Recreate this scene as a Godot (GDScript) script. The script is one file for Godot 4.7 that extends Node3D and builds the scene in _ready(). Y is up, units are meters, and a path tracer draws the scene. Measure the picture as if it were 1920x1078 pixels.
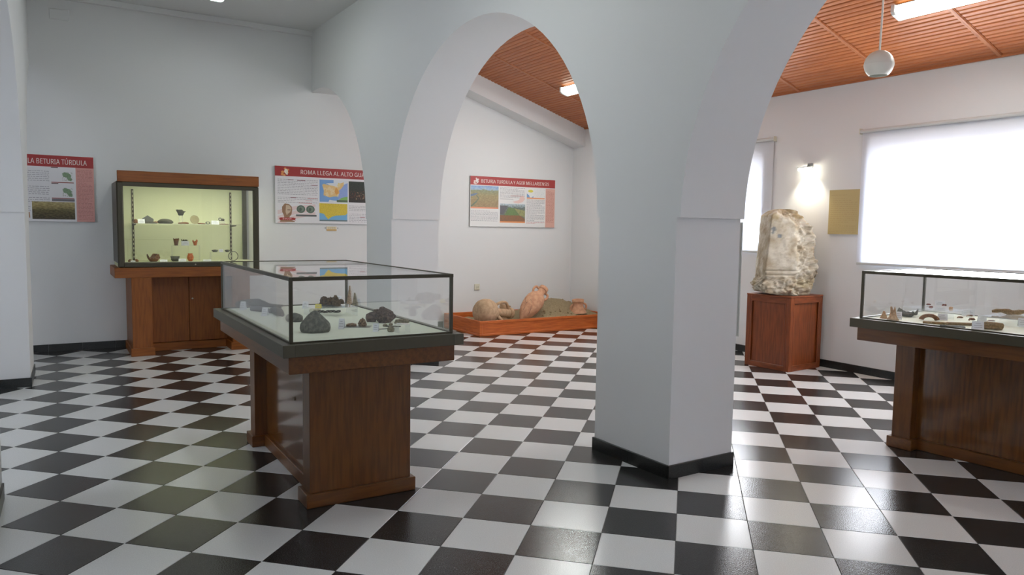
extends Node3D
# A small archaeology museum: chequered floor, white arcades, display cases.
# World axes: x along the back wall, z towards the viewer, y up, metres.

const EYE := Vector3(-2.343, 1.391, 2.36)
const FOCAL := 1391.08
const CAM_X := Vector3(0.85131, 0.01496, 0.52444)
const CAM_Y := Vector3(0.02910, 0.99671, -0.07567)
const CAM_Z := Vector3(-0.52385, 0.07968, 0.84808)

const XR := 4.45      # inner face of the window wall
const ZB := -6.92     # inner face of the back wall
const XL := -6.2      # inner face of the far left wall
const ZF := 4.6       # inner face of the wall behind the viewer
const TILE := 0.333
const RISE := 0.316   # fall of the boarded ceiling per metre
const EAVE := 2.885   # its height at the window wall

var M := {}
var taken := {}

func _ready() -> void:
	setup_view()
	make_materials()
	build_floor()
	build_walls()
	build_ceilings()
	build_windows()
	build_lamps()
	build_posters()
	build_tables()
	build_wall_cabinet()
	build_sandbox()
	build_pedestal()
	build_small_fittings()
	build_table_finds()
	build_window_table_finds()
	build_cabinet_finds()

# ------------------------------------------------------------------ camera, sky, large lights
func setup_view() -> void:
	var cam := Camera3D.new()
	cam.name = "camera"
	cam.transform = Transform3D(Basis(CAM_X, CAM_Y, CAM_Z).orthonormalized(), EYE)
	cam.fov = 42.36
	cam.near = 0.05
	cam.far = 200.0
	add_child(cam)
	cam.current = true
	var env := Environment.new()
	var sky := Sky.new()
	var sm := ProceduralSkyMaterial.new()
	sm.sky_top_color = Color(0.80, 0.87, 0.97)
	sm.sky_horizon_color = Color(0.97, 0.98, 1.0)
	sm.ground_bottom_color = Color(0.55, 0.54, 0.52)
	sm.ground_horizon_color = Color(0.8, 0.8, 0.8)
	sm.sky_energy_multiplier = 7.0
	sm.ground_energy_multiplier = 3.0
	sky.sky_material = sm
	env.background_mode = Environment.BG_SKY
	env.sky = sky
	env.tonemap_mode = Environment.TONE_MAPPER_LINEAR
	env.tonemap_exposure = 0.92
	env.sdfgi_enabled = true
	env.ssao_enabled = true
	env.ssil_enabled = true
	var we := WorldEnvironment.new()
	we.name = "environment"
	we.environment = env
	add_child(we)
	# daylight through the drawn blinds in view, then unseen windows added as fill
	area_light("daylight_window_1", Vector3(XR - 0.045, 1.715, -0.92), Vector3(-1, 0, 0), Vector2(2.25, 1.19), Color(0.985, 0.99, 0.99), 6.6)
	area_light("daylight_window_2", Vector3(XR - 0.045, 1.74, -3.78), Vector3(-1, 0, 0), Vector2(0.92, 1.08), Color(0.985, 0.99, 0.99), 3.2)
	area_light("added_daylight_window_3", Vector3(XL + 0.05, 1.75, -3.3), Vector3(1, 0, 0), Vector2(1.5, 1.3), Color(0.93, 0.97, 1.0), 5.0)  # unseen aisle window, added and placed to light arcade and back wall
	area_light("added_daylight_window_4", Vector3(XL + 0.05, 1.75, 1.9), Vector3(1, 0, 0), Vector2(1.5, 1.3), Color(0.93, 0.97, 1.0), 0.6)  # another unseen aisle window, added for weak light from the left
	area_light("added_daylight_window_6", Vector3(-1.85, 1.75, ZF - 0.06), Vector3(0, 0, -1), Vector2(1.1, 1.25), Color(0.97, 0.98, 1.0), 1.25)  # unseen window, added to brighten faces turned towards the viewer
	area_light("added_daylight_window_5", Vector3(2.8, 1.75, ZF - 0.06), Vector3(0, 0, -1), Vector2(1.7, 1.25), Color(0.99, 0.985, 0.98), 1.2)  # unseen too, added to light the boarded hall from the front

func area_light(called: String, at: Vector3, to: Vector3, size: Vector2, color: Color, energy: float, parent: Node = self) -> AreaLight3D:
	var l := AreaLight3D.new()
	l.name = called
	l.area_size = size
	l.area_normalize_energy = true
	l.light_color = color
	l.light_energy = energy
	l.area_range = 30.0
	l.shadow_enabled = true
	var z := -to.normalized()
	var up := Vector3.UP if absf(z.y) < 0.9 else Vector3(0, 0, 1)
	var x := up.cross(z).normalized()
	l.transform = Transform3D(Basis(x, z.cross(x), z), at)
	parent.add_child(l, true)
	return l

# ------------------------------------------------------------------ photo directions to places
func look(px: float, py: float) -> Vector3:
	return CAM_X * ((px - 960.0) / FOCAL) - CAM_Y * ((py - 539.0) / FOCAL) - CAM_Z

func on_y(px: float, py: float, h: float) -> Vector3:
	var d := look(px, py)
	return EYE + d * ((h - EYE.y) / d.y)

func on_z(px: float, py: float, v: float) -> Vector3:
	var d := look(px, py)
	return EYE + d * ((v - EYE.z) / d.z)

func on_x(px: float, py: float, v: float) -> Vector3:
	var d := look(px, py)
	return EYE + d * ((v - EYE.x) / d.x)

func depth_of(p: Vector3) -> float:
	return -(p - EYE).dot(CAM_Z)

func metres(pixels: float, p: Vector3) -> float:
	return pixels * depth_of(p) / FOCAL

func pixel_of(p: Vector3) -> Vector2:
	var d := p - EYE
	var w := -d.dot(CAM_Z)
	return Vector2(960.0 + FOCAL * d.dot(CAM_X) / w, 539.0 - FOCAL * d.dot(CAM_Y) / w)

# ------------------------------------------------------------------ naming
func numbered(called: String) -> String:
	if not taken.has(called):
		taken[called] = 0
		return called
	taken[called] += 1
	return "%s_%03d" % [called, taken[called]]

func tag(o: Node, label: String, category: String, group := "") -> void:
	o.set_meta("label", label)
	o.set_meta("category", category)
	if group != "":
		o.set_meta("group", group)

func thing(called: String, label: String, category: String, at := Vector3.ZERO, turn := 0.0, group := "") -> Node3D:
	var o := Node3D.new()
	o.name = numbered(called)
	add_child(o)
	o.position = at
	o.rotation.y = turn
	tag(o, label, category, group)
	return o

func part(called: String, mesh: Mesh, m: Material, parent: Node, at := Vector3.ZERO) -> MeshInstance3D:
	var o := MeshInstance3D.new()
	o.name = called
	o.mesh = mesh
	o.material_override = m
	o.position = at
	o.cast_shadow = GeometryInstance3D.SHADOW_CASTING_SETTING_ON
	parent.add_child(o, true)
	return o

func single(called: String, mesh: Mesh, m: Material, label: String, category: String, at: Vector3, turn := 0.0, group := "") -> MeshInstance3D:
	var o := part(numbered(called), mesh, m, self, at)
	o.rotation.y = turn
	tag(o, label, category, group)
	return o

func struct(called: String, mesh: Mesh, m: Material) -> MeshInstance3D:
	var o := part(called, mesh, m, self)
	o.set_meta("kind", "structure")
	return o

func struct_root(called: String) -> Node3D:
	var o := Node3D.new()
	o.name = called
	add_child(o)
	o.set_meta("kind", "structure")
	return o

# ------------------------------------------------------------------ mesh building
class MB:
	var v := PackedVector3Array()
	var n := PackedVector3Array()
	var u := PackedVector2Array()
	var c := PackedColorArray()
	var colored := false

	func tri(a: Vector3, b: Vector3, d: Vector3, na: Vector3, nb: Vector3, nd: Vector3, ua := Vector2.ZERO, ub := Vector2.ZERO, ud := Vector2.ZERO) -> void:
		if (b - a).cross(d - a).dot(na + nb + nd) > 0.0:
			v.append_array([a, d, b])
			n.append_array([na, nd, nb])
			u.append_array([ua, ud, ub])
		else:
			v.append_array([a, b, d])
			n.append_array([na, nb, nd])
			u.append_array([ua, ub, ud])

	func quad(a: Vector3, b: Vector3, d: Vector3, e: Vector3, nn: Vector3) -> void:
		tri(a, b, d, nn, nn, nn, Vector2(0, 1), Vector2(1, 1), Vector2(1, 0))
		tri(a, d, e, nn, nn, nn, Vector2(0, 1), Vector2(1, 0), Vector2(0, 0))

	func quad_n(a: Vector3, b: Vector3, d: Vector3, e: Vector3, na: Vector3, nb: Vector3, nd: Vector3, ne: Vector3) -> void:
		tri(a, b, d, na, nb, nd)
		tri(a, d, e, na, nd, ne)

	func box(lo: Vector3, hi: Vector3, b := 0.0) -> void:
		var c0 := (lo + hi) * 0.5
		var h := (hi - lo) * 0.5
		b = minf(b, minf(h.x, minf(h.y, h.z)) * 0.9)
		for k in 3:
			var i := (k + 1) % 3
			var j := (k + 2) % 3
			for s in [-1.0, 1.0]:
				var nn := Vector3.ZERO
				nn[k] = s
				var p := []
				for w in [[-1, -1], [1, -1], [1, 1], [-1, 1]]:
					var q := Vector3.ZERO
					q[k] = s * h[k]
					q[i] = w[0] * (h[i] - b)
					q[j] = w[1] * (h[j] - b)
					p.append(c0 + q)
				quad(p[0], p[1], p[2], p[3], nn)
		if b <= 0.0:
			return
		for k in 3:
			var i := (k + 1) % 3
			var j := (k + 2) % 3
			for si in [-1.0, 1.0]:
				for sj in [-1.0, 1.0]:
					var p := []
					for w in [[-1, 0], [1, 0], [1, 1], [-1, 1]]:
						var q := Vector3.ZERO
						q[k] = w[0] * (h[k] - b)
						q[i] = si * (h[i] if w[1] == 0 else h[i] - b)
						q[j] = sj * (h[j] - b if w[1] == 0 else h[j])
						p.append(c0 + q)
					var nn := Vector3.ZERO
					nn[i] = si
					nn[j] = sj
					quad(p[0], p[1], p[2], p[3], nn.normalized())
		for sx in [-1.0, 1.0]:
			for sy in [-1.0, 1.0]:
				for sz in [-1.0, 1.0]:
					var a := c0 + Vector3(sx * h.x, sy * (h.y - b), sz * (h.z - b))
					var d := c0 + Vector3(sx * (h.x - b), sy * h.y, sz * (h.z - b))
					var e := c0 + Vector3(sx * (h.x - b), sy * (h.y - b), sz * h.z)
					var nn := Vector3(sx, sy, sz).normalized()
					tri(a, d, e, nn, nn, nn)

	func tube(path: Array, radii: Array, sides := 10, caps := true) -> void:
		var rings := []
		var norms := []
		var side := Vector3.ZERO
		for k in path.size():
			var a: Vector3 = path[maxi(k - 1, 0)]
			var b: Vector3 = path[mini(k + 1, path.size() - 1)]
			var t := (b - a).normalized()
			if side == Vector3.ZERO:
				side = t.cross(Vector3.UP if absf(t.y) < 0.9 else Vector3.RIGHT).normalized()
			side = (side - t * side.dot(t)).normalized()
			var other := t.cross(side)
			var r: float = radii[mini(k, radii.size() - 1)]
			var ring := []
			var nn := []
			for i in sides:
				var w := TAU * i / sides
				var d := side * cos(w) + other * sin(w)
				ring.append(path[k] + d * r)
				nn.append(d)
			rings.append(ring)
			norms.append(nn)
		for k in path.size() - 1:
			for i in sides:
				var j := (i + 1) % sides
				quad_n(rings[k][i], rings[k][j], rings[k + 1][j], rings[k + 1][i], norms[k][i], norms[k][j], norms[k + 1][j], norms[k + 1][i])
		if caps:
			for k in [0, path.size() - 1]:
				var t: Vector3 = (path[0] - path[1]) if k == 0 else (path[-1] - path[-2])
				t = t.normalized()
				for i in sides:
					tri(path[k], rings[k][i], rings[k][(i + 1) % sides], t, t, t)

	# profile of (radius, height) points, outside first; normals from the profile
	func lathe(profile: Array, sides := 28, wobble := 0.0, seed_value := 1) -> void:
		var ns := []
		for k in profile.size():
			var a: Vector2 = profile[maxi(k - 1, 0)]
			var b: Vector2 = profile[mini(k + 1, profile.size() - 1)]
			var t := (b - a).normalized()
			ns.append(Vector2(t.y, -t.x))
		var fn := FastNoiseLite.new()
		fn.seed = seed_value
		fn.frequency = 0.8
		for k in profile.size() - 1:
			for i in sides:
				var q := []
				var qn := []
				for w in [[k, i], [k, i + 1], [k + 1, i + 1], [k + 1, i]]:
					var ang: float = TAU * (w[1] % sides) / sides
					var pr: Vector2 = profile[w[0]]
					var nr: Vector2 = ns[w[0]]
					var d := Vector3(cos(ang), 0, sin(ang))
					var f := 1.0 + wobble * fn.get_noise_3d(d.x * 2.0, pr.y * 12.0, d.z * 2.0)
					q.append(d * pr.x * f + Vector3.UP * pr.y)
					qn.append((d * nr.x + Vector3.UP * nr.y).normalized())
				quad_n(q[0], q[1], q[2], q[3], qn[0], qn[1], qn[2], qn[3])

	func torus(at: Vector3, axis: Vector3, big: float, small: float, arc := TAU, start := 0.0, seg := 24) -> void:
		var path := []
		var x := axis.cross(Vector3.UP if absf(axis.y) < 0.9 else Vector3.RIGHT).normalized()
		var y := axis.cross(x).normalized()
		for k in seg + 1:
			var w := start + arc * k / seg
			path.append(at + (x * cos(w) + y * sin(w)) * big)
		tube(path, [small], 8, arc < TAU - 0.01)

	# polygon in the plane of axes ex, ey, given thickness along ez
	func prism(poly: PackedVector2Array, o: Vector3, ex: Vector3, ey: Vector3, ez: Vector3, smooth := PackedVector2Array()) -> void:
		var idx := Geometry2D.triangulate_polygon(poly)
		var nz := ez.normalized()
		for k in range(0, idx.size(), 3):
			var a := o + ex * poly[idx[k]].x + ey * poly[idx[k]].y
			var b := o + ex * poly[idx[k + 1]].x + ey * poly[idx[k + 1]].y
			var d := o + ex * poly[idx[k + 2]].x + ey * poly[idx[k + 2]].y
			tri(a, b, d, -nz, -nz, -nz, poly[idx[k]], poly[idx[k + 1]], poly[idx[k + 2]])
			tri(a + ez, b + ez, d + ez, nz, nz, nz, poly[idx[k]], poly[idx[k + 1]], poly[idx[k + 2]])
		var turn := 1.0 if Geometry2D.is_polygon_clockwise(poly) else -1.0
		for k in poly.size():
			var p := poly[k]
			var q := poly[(k + 1) % poly.size()]
			var t := (q - p).normalized()
			var nn := (ex * -t.y + ey * t.x) * turn
			var na := nn
			var nb := nn
			if smooth.size() == poly.size():
				var sa := smooth[k]
				var sb := smooth[(k + 1) % poly.size()]
				if sa != Vector2.ZERO and sb != Vector2.ZERO:
					na = (ex * sa.x + ey * sa.y).normalized()
					nb = (ex * sb.x + ey * sb.y).normalized()
			var a := o + ex * p.x + ey * p.y
			var b := o + ex * q.x + ey * q.y
			quad_n(a, b, b + ez, a + ez, na, nb, nb, na)

	func mesh() -> ArrayMesh:
		var arr := []
		arr.resize(Mesh.ARRAY_MAX)
		arr[Mesh.ARRAY_VERTEX] = v
		arr[Mesh.ARRAY_NORMAL] = n
		arr[Mesh.ARRAY_TEX_UV] = u
		if c.size() == v.size() and c.size() > 0:
			arr[Mesh.ARRAY_COLOR] = c
		var m := ArrayMesh.new()
		m.add_surface_from_arrays(Mesh.PRIMITIVE_TRIANGLES, arr)
		return m

func box_mesh(lo: Vector3, hi: Vector3, b := 0.003) -> ArrayMesh:
	var mb := MB.new()
	mb.box(lo, hi, b)
	return mb.mesh()

# an indexed surface with averaged normals; colours are optional
func smooth_mesh(verts: PackedVector3Array, idx: PackedInt32Array, cols := PackedColorArray()) -> ArrayMesh:
	var nn := PackedVector3Array()
	nn.resize(verts.size())
	for k in range(0, idx.size(), 3):
		var f := (verts[idx[k + 2]] - verts[idx[k]]).cross(verts[idx[k + 1]] - verts[idx[k]])
		for j in 3:
			nn[idx[k + j]] += f
	for k in nn.size():
		nn[k] = nn[k].normalized()
	var arr := []
	arr.resize(Mesh.ARRAY_MAX)
	arr[Mesh.ARRAY_VERTEX] = verts
	arr[Mesh.ARRAY_NORMAL] = nn
	arr[Mesh.ARRAY_INDEX] = idx
	if cols.size() == verts.size():
		arr[Mesh.ARRAY_COLOR] = cols
	var m := ArrayMesh.new()
	m.add_surface_from_arrays(Mesh.PRIMITIVE_TRIANGLES, arr)
	return m

var ball_cache := {}
func ball(level: int) -> Array:
	if ball_cache.has(level):
		return ball_cache[level]
	var t := (1.0 + sqrt(5.0)) / 2.0
	var vs := PackedVector3Array()
	for p in [[-1, t, 0], [1, t, 0], [-1, -t, 0], [1, -t, 0], [0, -1, t], [0, 1, t], [0, -1, -t], [0, 1, -t], [t, 0, -1], [t, 0, 1], [-t, 0, -1], [-t, 0, 1]]:
		vs.append(Vector3(p[0], p[1], p[2]).normalized())
	var ix := PackedInt32Array([0, 11, 5, 0, 5, 1, 0, 1, 7, 0, 7, 10, 0, 10, 11, 1, 5, 9, 5, 11, 4, 11, 10, 2, 10, 7, 6, 7, 1, 8, 3, 9, 4, 3, 4, 2, 3, 2, 6, 3, 6, 8, 3, 8, 9, 4, 9, 5, 2, 4, 11, 6, 2, 10, 8, 6, 7, 9, 8, 1])
	for l in level:
		var mid := {}
		var nx := PackedInt32Array()
		for k in range(0, ix.size(), 3):
			var e := []
			for j in 3:
				var a := ix[k + j]
				var b := ix[k + (j + 1) % 3]
				var key := Vector2i(mini(a, b), maxi(a, b))
				if not mid.has(key):
					mid[key] = vs.size()
					vs.append(((vs[a] + vs[b]) * 0.5).normalized())
				e.append(mid[key])
			nx.append_array([ix[k], e[0], e[2], ix[k + 1], e[1], e[0], ix[k + 2], e[2], e[1], e[0], e[1], e[2]])
		ix = nx
	# wind the faces clockwise seen from outside
	for k in range(0, ix.size(), 3):
		if (vs[ix[k + 1]] - vs[ix[k]]).cross(vs[ix[k + 2]] - vs[ix[k]]).dot(vs[ix[k]]) > 0.0:
			var w := ix[k + 1]
			ix[k + 1] = ix[k + 2]
			ix[k + 2] = w
	ball_cache[level] = [vs, ix]
	return ball_cache[level]

# a stone or lump with its base at y = 0; mode 1 has worn facets
func lump(size: Vector3, seed_value: int, rough := 0.25, level := 3, facets := 0, freq := 1.2, peak := 0.0) -> ArrayMesh:
	var b := ball(level)
	var vs: PackedVector3Array = b[0].duplicate()
	var fn := FastNoiseLite.new()
	fn.seed = seed_value
	fn.frequency = freq
	fn.fractal_octaves = 4
	var rng := RandomNumberGenerator.new()
	rng.seed = seed_value
	var cuts := []
	for k in facets:
		var d := Vector3(rng.randf_range(-1, 1), rng.randf_range(-0.4, 1), rng.randf_range(-1, 1)).normalized()
		cuts.append([d, rng.randf_range(0.62, 0.85)])
	for k in vs.size():
		var p := vs[k]
		p *= 1.0 + rough * fn.get_noise_3dv(p * 1.0)
		for q in cuts:
			var over: float = p.dot(q[0]) - q[1]
			if over > 0.0:
				p -= q[0] * over * 0.85
		if peak > 0.0 and p.y > -0.5:
			var f := 1.0 - peak * clampf((p.y + 0.5) / 1.5, 0, 1)
			p.x *= f
			p.z *= f
		p.y = maxf(p.y, -0.62)
		vs[k] = p
	var lo := Vector3.ONE * 9.0
	var hi := -lo
	for p in vs:
		lo = lo.min(p)
		hi = hi.max(p)
	for k in vs.size():
		var p := (vs[k] - lo) / (hi - lo)
		vs[k] = Vector3((p.x - 0.5) * size.x, p.y * size.y, (p.z - 0.5) * size.z)
	return smooth_mesh(vs, b[1])

# ------------------------------------------------------------------ materials
func noise_tex(freq: float, ramp: Array, seed_value := 1, size := 512, octaves := 4, kind := FastNoiseLite.TYPE_SIMPLEX) -> NoiseTexture2D:
	var fn := FastNoiseLite.new()
	fn.noise_type = kind
	fn.frequency = freq
	fn.seed = seed_value
	fn.fractal_octaves = octaves
	var t := NoiseTexture2D.new()
	t.width = size
	t.height = size
	t.seamless = true
	t.noise = fn
	if ramp.size():
		var g := Gradient.new()
		g.offsets = PackedFloat32Array(ramp.map(func(r): return r[0]))
		g.colors = PackedColorArray(ramp.map(func(r): return r[1]))
		t.color_ramp = g
	return t

func plain(called: String, c: Color, rough := 0.6, metal := 0.0, spec := 0.5) -> StandardMaterial3D:
	var m := StandardMaterial3D.new()
	m.resource_name = called
	m.albedo_color = c
	m.roughness = rough
	m.metallic = metal
	m.metallic_specular = spec
	M[called] = m
	return m

func textured(called: String, t: Texture2D, scale: Vector3, rough := 0.6, spec := 0.5, bump: Texture2D = null, bump_cm := 0.0) -> StandardMaterial3D:
	var m := plain(called, Color.WHITE, rough, 0.0, spec)
	m.albedo_texture = t
	m.uv1_triplanar = true
	m.uv1_scale = scale
	m.uv1_triplanar_sharpness = 8.0
	if bump:
		m.heightmap_enabled = true
		m.heightmap_texture = bump
		m.heightmap_scale = bump_cm
	return m

func wood(called: String, dark: Color, mid: Color, pale: Color, scale: Vector3, rough: float, seed_value: int, spec := 0.5) -> StandardMaterial3D:
	var t := noise_tex(0.018, [[0.15, dark], [0.45, mid], [0.55, mid.lerp(pale, 0.4)], [0.85, pale]], seed_value, 512, 5)
	return textured(called, t, scale, rough, spec)

func make_materials() -> void:
	var fine := noise_tex(0.06, [], 3, 512, 4)
	plain("plaster", Color(0.895, 0.893, 0.893), 0.85, 0.0, 0.3)
	textured("tile_black", noise_tex(0.09, [[0.3, Color(0.12, 0.12, 0.125)], [0.5, Color(0.165, 0.163, 0.165)], [0.75, Color(0.26, 0.257, 0.255)]], 11, 512, 3), Vector3(3, 3, 3), 0.18, 0.5, noise_tex(0.07, [], 12, 512, 4), 0.028)
	textured("tile_white", noise_tex(0.09, [[0.2, Color(0.845, 0.845, 0.845)], [0.8, Color(0.885, 0.885, 0.885)]], 13, 512, 3), Vector3(3, 3, 3), 0.18, 0.5, noise_tex(0.07, [], 12, 512, 4), 0.028)
	for k in ["tile_black", "tile_white"]:
		M[k].uv1_world_triplanar = true
	plain("grout", Color(0.42, 0.41, 0.40), 0.85)
	textured("skirting", noise_tex(0.09, [[0.3, Color(0.10, 0.11, 0.11)], [0.7, Color(0.16, 0.17, 0.17)]], 14, 256, 3), Vector3(3, 3, 3), 0.3)
	var w_dark := Color(0.325, 0.18, 0.048)
	var w_mid := Color(0.365, 0.206, 0.057)
	var w_pale := Color(0.405, 0.24, 0.078)
	wood("table_wood_upright", w_dark, w_mid, w_pale, Vector3(3.2, 0.3, 3.2), 0.28, 21)
	wood("table_wood_along_z", w_dark, w_mid, w_pale, Vector3(3.2, 3.2, 0.3), 0.28, 22)
	wood("table_wood_along_x", w_dark, w_mid, w_pale, Vector3(0.3, 3.2, 3.2), 0.28, 23)
	wood("cabinet_wood_upright", Color(0.50, 0.27, 0.06), Color(0.545, 0.30, 0.075), Color(0.585, 0.335, 0.10), Vector3(3.2, 0.3, 3.2), 0.42, 24)
	wood("cabinet_wood_along_x", Color(0.50, 0.27, 0.06), Color(0.545, 0.30, 0.075), Color(0.585, 0.335, 0.10), Vector3(0.3, 3.2, 3.2), 0.42, 25)
	var p_dark := Color(0.42, 0.195, 0.07)
	var p_mid := Color(0.47, 0.225, 0.085)
	var p_pale := Color(0.52, 0.26, 0.11)
	wood("pedestal_wood_upright", p_dark, p_mid, p_pale, Vector3(3.5, 0.35, 3.5), 0.36, 26)
	wood("pedestal_wood_along", p_dark, p_mid, p_pale, Vector3(0.6, 3.5, 0.6), 0.36, 27)
	wood("box_wood", Color(0.69, 0.335, 0.12), Color(0.745, 0.375, 0.14), Color(0.79, 0.42, 0.175), Vector3(0.35, 3.5, 0.35), 0.38, 28)
	wood("plank_wood", Color(0.63, 0.345, 0.155), Color(0.665, 0.37, 0.175), Color(0.70, 0.40, 0.20), Vector3(4, 4, 0.35), 0.40, 29)
	wood("plank_wood_pale", Color(0.65, 0.36, 0.17), Color(0.685, 0.39, 0.19), Color(0.715, 0.42, 0.215), Vector3(4, 4, 0.35), 0.40, 30)
	wood("batten_wood", Color(0.60, 0.34, 0.19), Color(0.67, 0.40, 0.24), Color(0.72, 0.46, 0.29), Vector3(0.35, 4, 4), 0.42, 31)
	var pg := wood("panel_wood_gloss", w_dark, w_mid, w_pale, Vector3(3.2, 0.3, 3.2), 0.16, 32)
	pg.clearcoat_enabled = true
	pg.clearcoat = 0.5
	pg.clearcoat_roughness = 0.08
	plain("deck_board", Color(0.60, 0.335, 0.165), 0.7)
	plain("bronze_frame", Color(0.285, 0.265, 0.205), 0.38, 0.2)
	plain("bronze_rail", Color(0.26, 0.24, 0.18), 0.38, 0.2)
	textured("felt_cream", noise_tex(0.2, [[0.2, Color(0.87, 0.89, 0.82)], [0.8, Color(0.90, 0.915, 0.85)]], 41, 256, 2), Vector3(4, 4, 4), 0.9)
	plain("cabinet_lining", Color(0.87, 0.88, 0.74), 0.8)
	var g := plain("glass", Color(0.86, 0.95, 0.92, 0.02), 0.0)
	g.transparency = BaseMaterial3D.TRANSPARENCY_ALPHA
	var a := plain("acrylic", Color(0.95, 0.98, 1.0, 0.12), 0.02)
	a.transparency = BaseMaterial3D.TRANSPARENCY_ALPHA
	plain("lock_metal", Color(0.75, 0.72, 0.65), 0.3, 0.9)
	plain("steel_grey", Color(0.55, 0.56, 0.56), 0.45, 0.5)
	plain("rail_steel", Color(0.30, 0.25, 0.20), 0.5, 0.5)
	plain("white_enamel", Color(0.90, 0.91, 0.90), 0.35)
	plain("white_plastic", Color(0.86, 0.84, 0.76), 0.4)
	plain("card_white", Color(0.90, 0.91, 0.93), 0.8)
	plain("card_yellow", Color(0.88, 0.82, 0.36), 0.8)
	plain("ink_grey", Color(0.70, 0.70, 0.73), 0.8)
	plain("board_edge", Color(0.78, 0.78, 0.76), 0.6)
	plain("poster_red", Color(0.60, 0.165, 0.155), 0.5)
	plain("poster_pink", Color(0.80, 0.55, 0.52), 0.5)
	plain("title_white", Color(0.93, 0.91, 0.88), 0.6)
	var bl := plain("blind_cloth", Color(0.90, 0.90, 0.91), 0.9)
	bl.backlight_enabled = true
	bl.backlight = Color(0.85, 0.85, 0.86)
	plain("blind_bar", Color(0.80, 0.80, 0.79), 0.5)
	plain("window_frame_white", Color(0.86, 0.86, 0.86), 0.4)
	glow("tube_glow", Color(0.93, 1.0, 0.97), 5.0)
	glow("bulb_glow", Color(1.0, 0.98, 0.90), 20.0)
	glow("case_tube_glow", Color(0.97, 1.0, 0.84), 4.0)
	var pe := plain("pendant_enamel", Color(0.88, 0.88, 0.85), 0.35)
	pe.backlight_enabled = true
	pe.backlight = Color(0.5, 0.5, 0.48)
	plain("cord_white", Color(0.85, 0.84, 0.80), 0.5)
	var mottled := func(called: String, a1: Color, b1: Color, sc: float, seed_value: int, rough := 0.85, bump_cm := 0.1):
		textured(called, noise_tex(0.025, [[0.25, a1], [0.5, a1.lerp(b1, 0.5)], [0.75, b1]], seed_value, 256, 5), Vector3.ONE * sc, rough, 0.4, fine, bump_cm)
	mottled.call("terracotta", Color(0.76, 0.56, 0.44), Color(0.82, 0.635, 0.505), 2.5, 51)
	mottled.call("terracotta_grey", Color(0.69, 0.57, 0.45), Color(0.76, 0.64, 0.52), 2.5, 52)
	mottled.call("sand", Color(0.60, 0.53, 0.41), Color(0.68, 0.61, 0.48), 5.0, 54, 0.95, 0.5)
	mottled.call("rock_grey", Color(0.33, 0.33, 0.30), Color(0.47, 0.465, 0.42), 6.0, 55, 0.8)
	mottled.call("rock_dark", Color(0.25, 0.255, 0.24), Color(0.38, 0.375, 0.36), 6.0, 56, 0.8)
	mottled.call("rock_brown", Color(0.24, 0.19, 0.15), Color(0.41, 0.33, 0.26), 7.0, 57, 0.8)
	mottled.call("rock_red", Color(0.27, 0.215, 0.20), Color(0.47, 0.39, 0.35), 7.0, 58, 0.75)
	mottled.call("nugget_brown", Color(0.25, 0.19, 0.12), Color(0.45, 0.36, 0.24), 9.0, 59, 0.7)
	mottled.call("iron_dark", Color(0.16, 0.15, 0.15), Color(0.27, 0.25, 0.24), 8.0, 60, 0.75)
	mottled.call("horn_pink", Color(0.56, 0.45, 0.37), Color(0.72, 0.63, 0.52), 9.0, 61, 0.7)
	mottled.call("bone", Color(0.64, 0.61, 0.50), Color(0.78, 0.75, 0.65), 9.0, 62, 0.7)
	mottled.call("bronze_find", Color(0.33, 0.24, 0.17), Color(0.62, 0.50, 0.38), 10.0, 63, 0.6)
	mottled.call("stone_beige", Color(0.46, 0.42, 0.34), Color(0.62, 0.58, 0.49), 9.0, 64, 0.8)
	mottled.call("pottery_tan", Color(0.66, 0.50, 0.36), Color(0.78, 0.64, 0.49), 8.0, 65)
	mottled.call("pottery_grey", Color(0.36, 0.37, 0.36), Color(0.48, 0.48, 0.46), 8.0, 66)
	mottled.call("pottery_brown", Color(0.42, 0.27, 0.17), Color(0.55, 0.38, 0.25), 8.0, 67)
	mottled.call("pottery_orange", Color(0.68, 0.33, 0.15), Color(0.80, 0.45, 0.22), 8.0, 68)
	mottled.call("pottery_dark", Color(0.25, 0.25, 0.22), Color(0.36, 0.34, 0.29), 8.0, 69)
	mottled.call("wood_find", Color(0.46, 0.36, 0.22), Color(0.62, 0.50, 0.33), 9.0, 70)
	mottled.call("rust_red", Color(0.36, 0.14, 0.10), Color(0.5, 0.24, 0.18), 9.0, 71)
	mottled.call("plate_cream", Color(0.45, 0.42, 0.32), Color(0.74, 0.70, 0.55), 14.0, 72)
	var st := plain("marble_weathered", Color.WHITE, 0.85, 0.0, 0.3)
	st.vertex_color_use_as_albedo = true
	st.uv1_triplanar = true
	st.uv1_scale = Vector3(5, 5, 5)
	st.heightmap_enabled = true
	st.heightmap_texture = fine
	st.heightmap_scale = 0.2

func glow(called: String, c: Color, energy: float) -> void:
	var m := plain(called, c, 0.4)
	m.emission_enabled = true
	m.emission = c
	m.emission_energy_multiplier = energy

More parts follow.
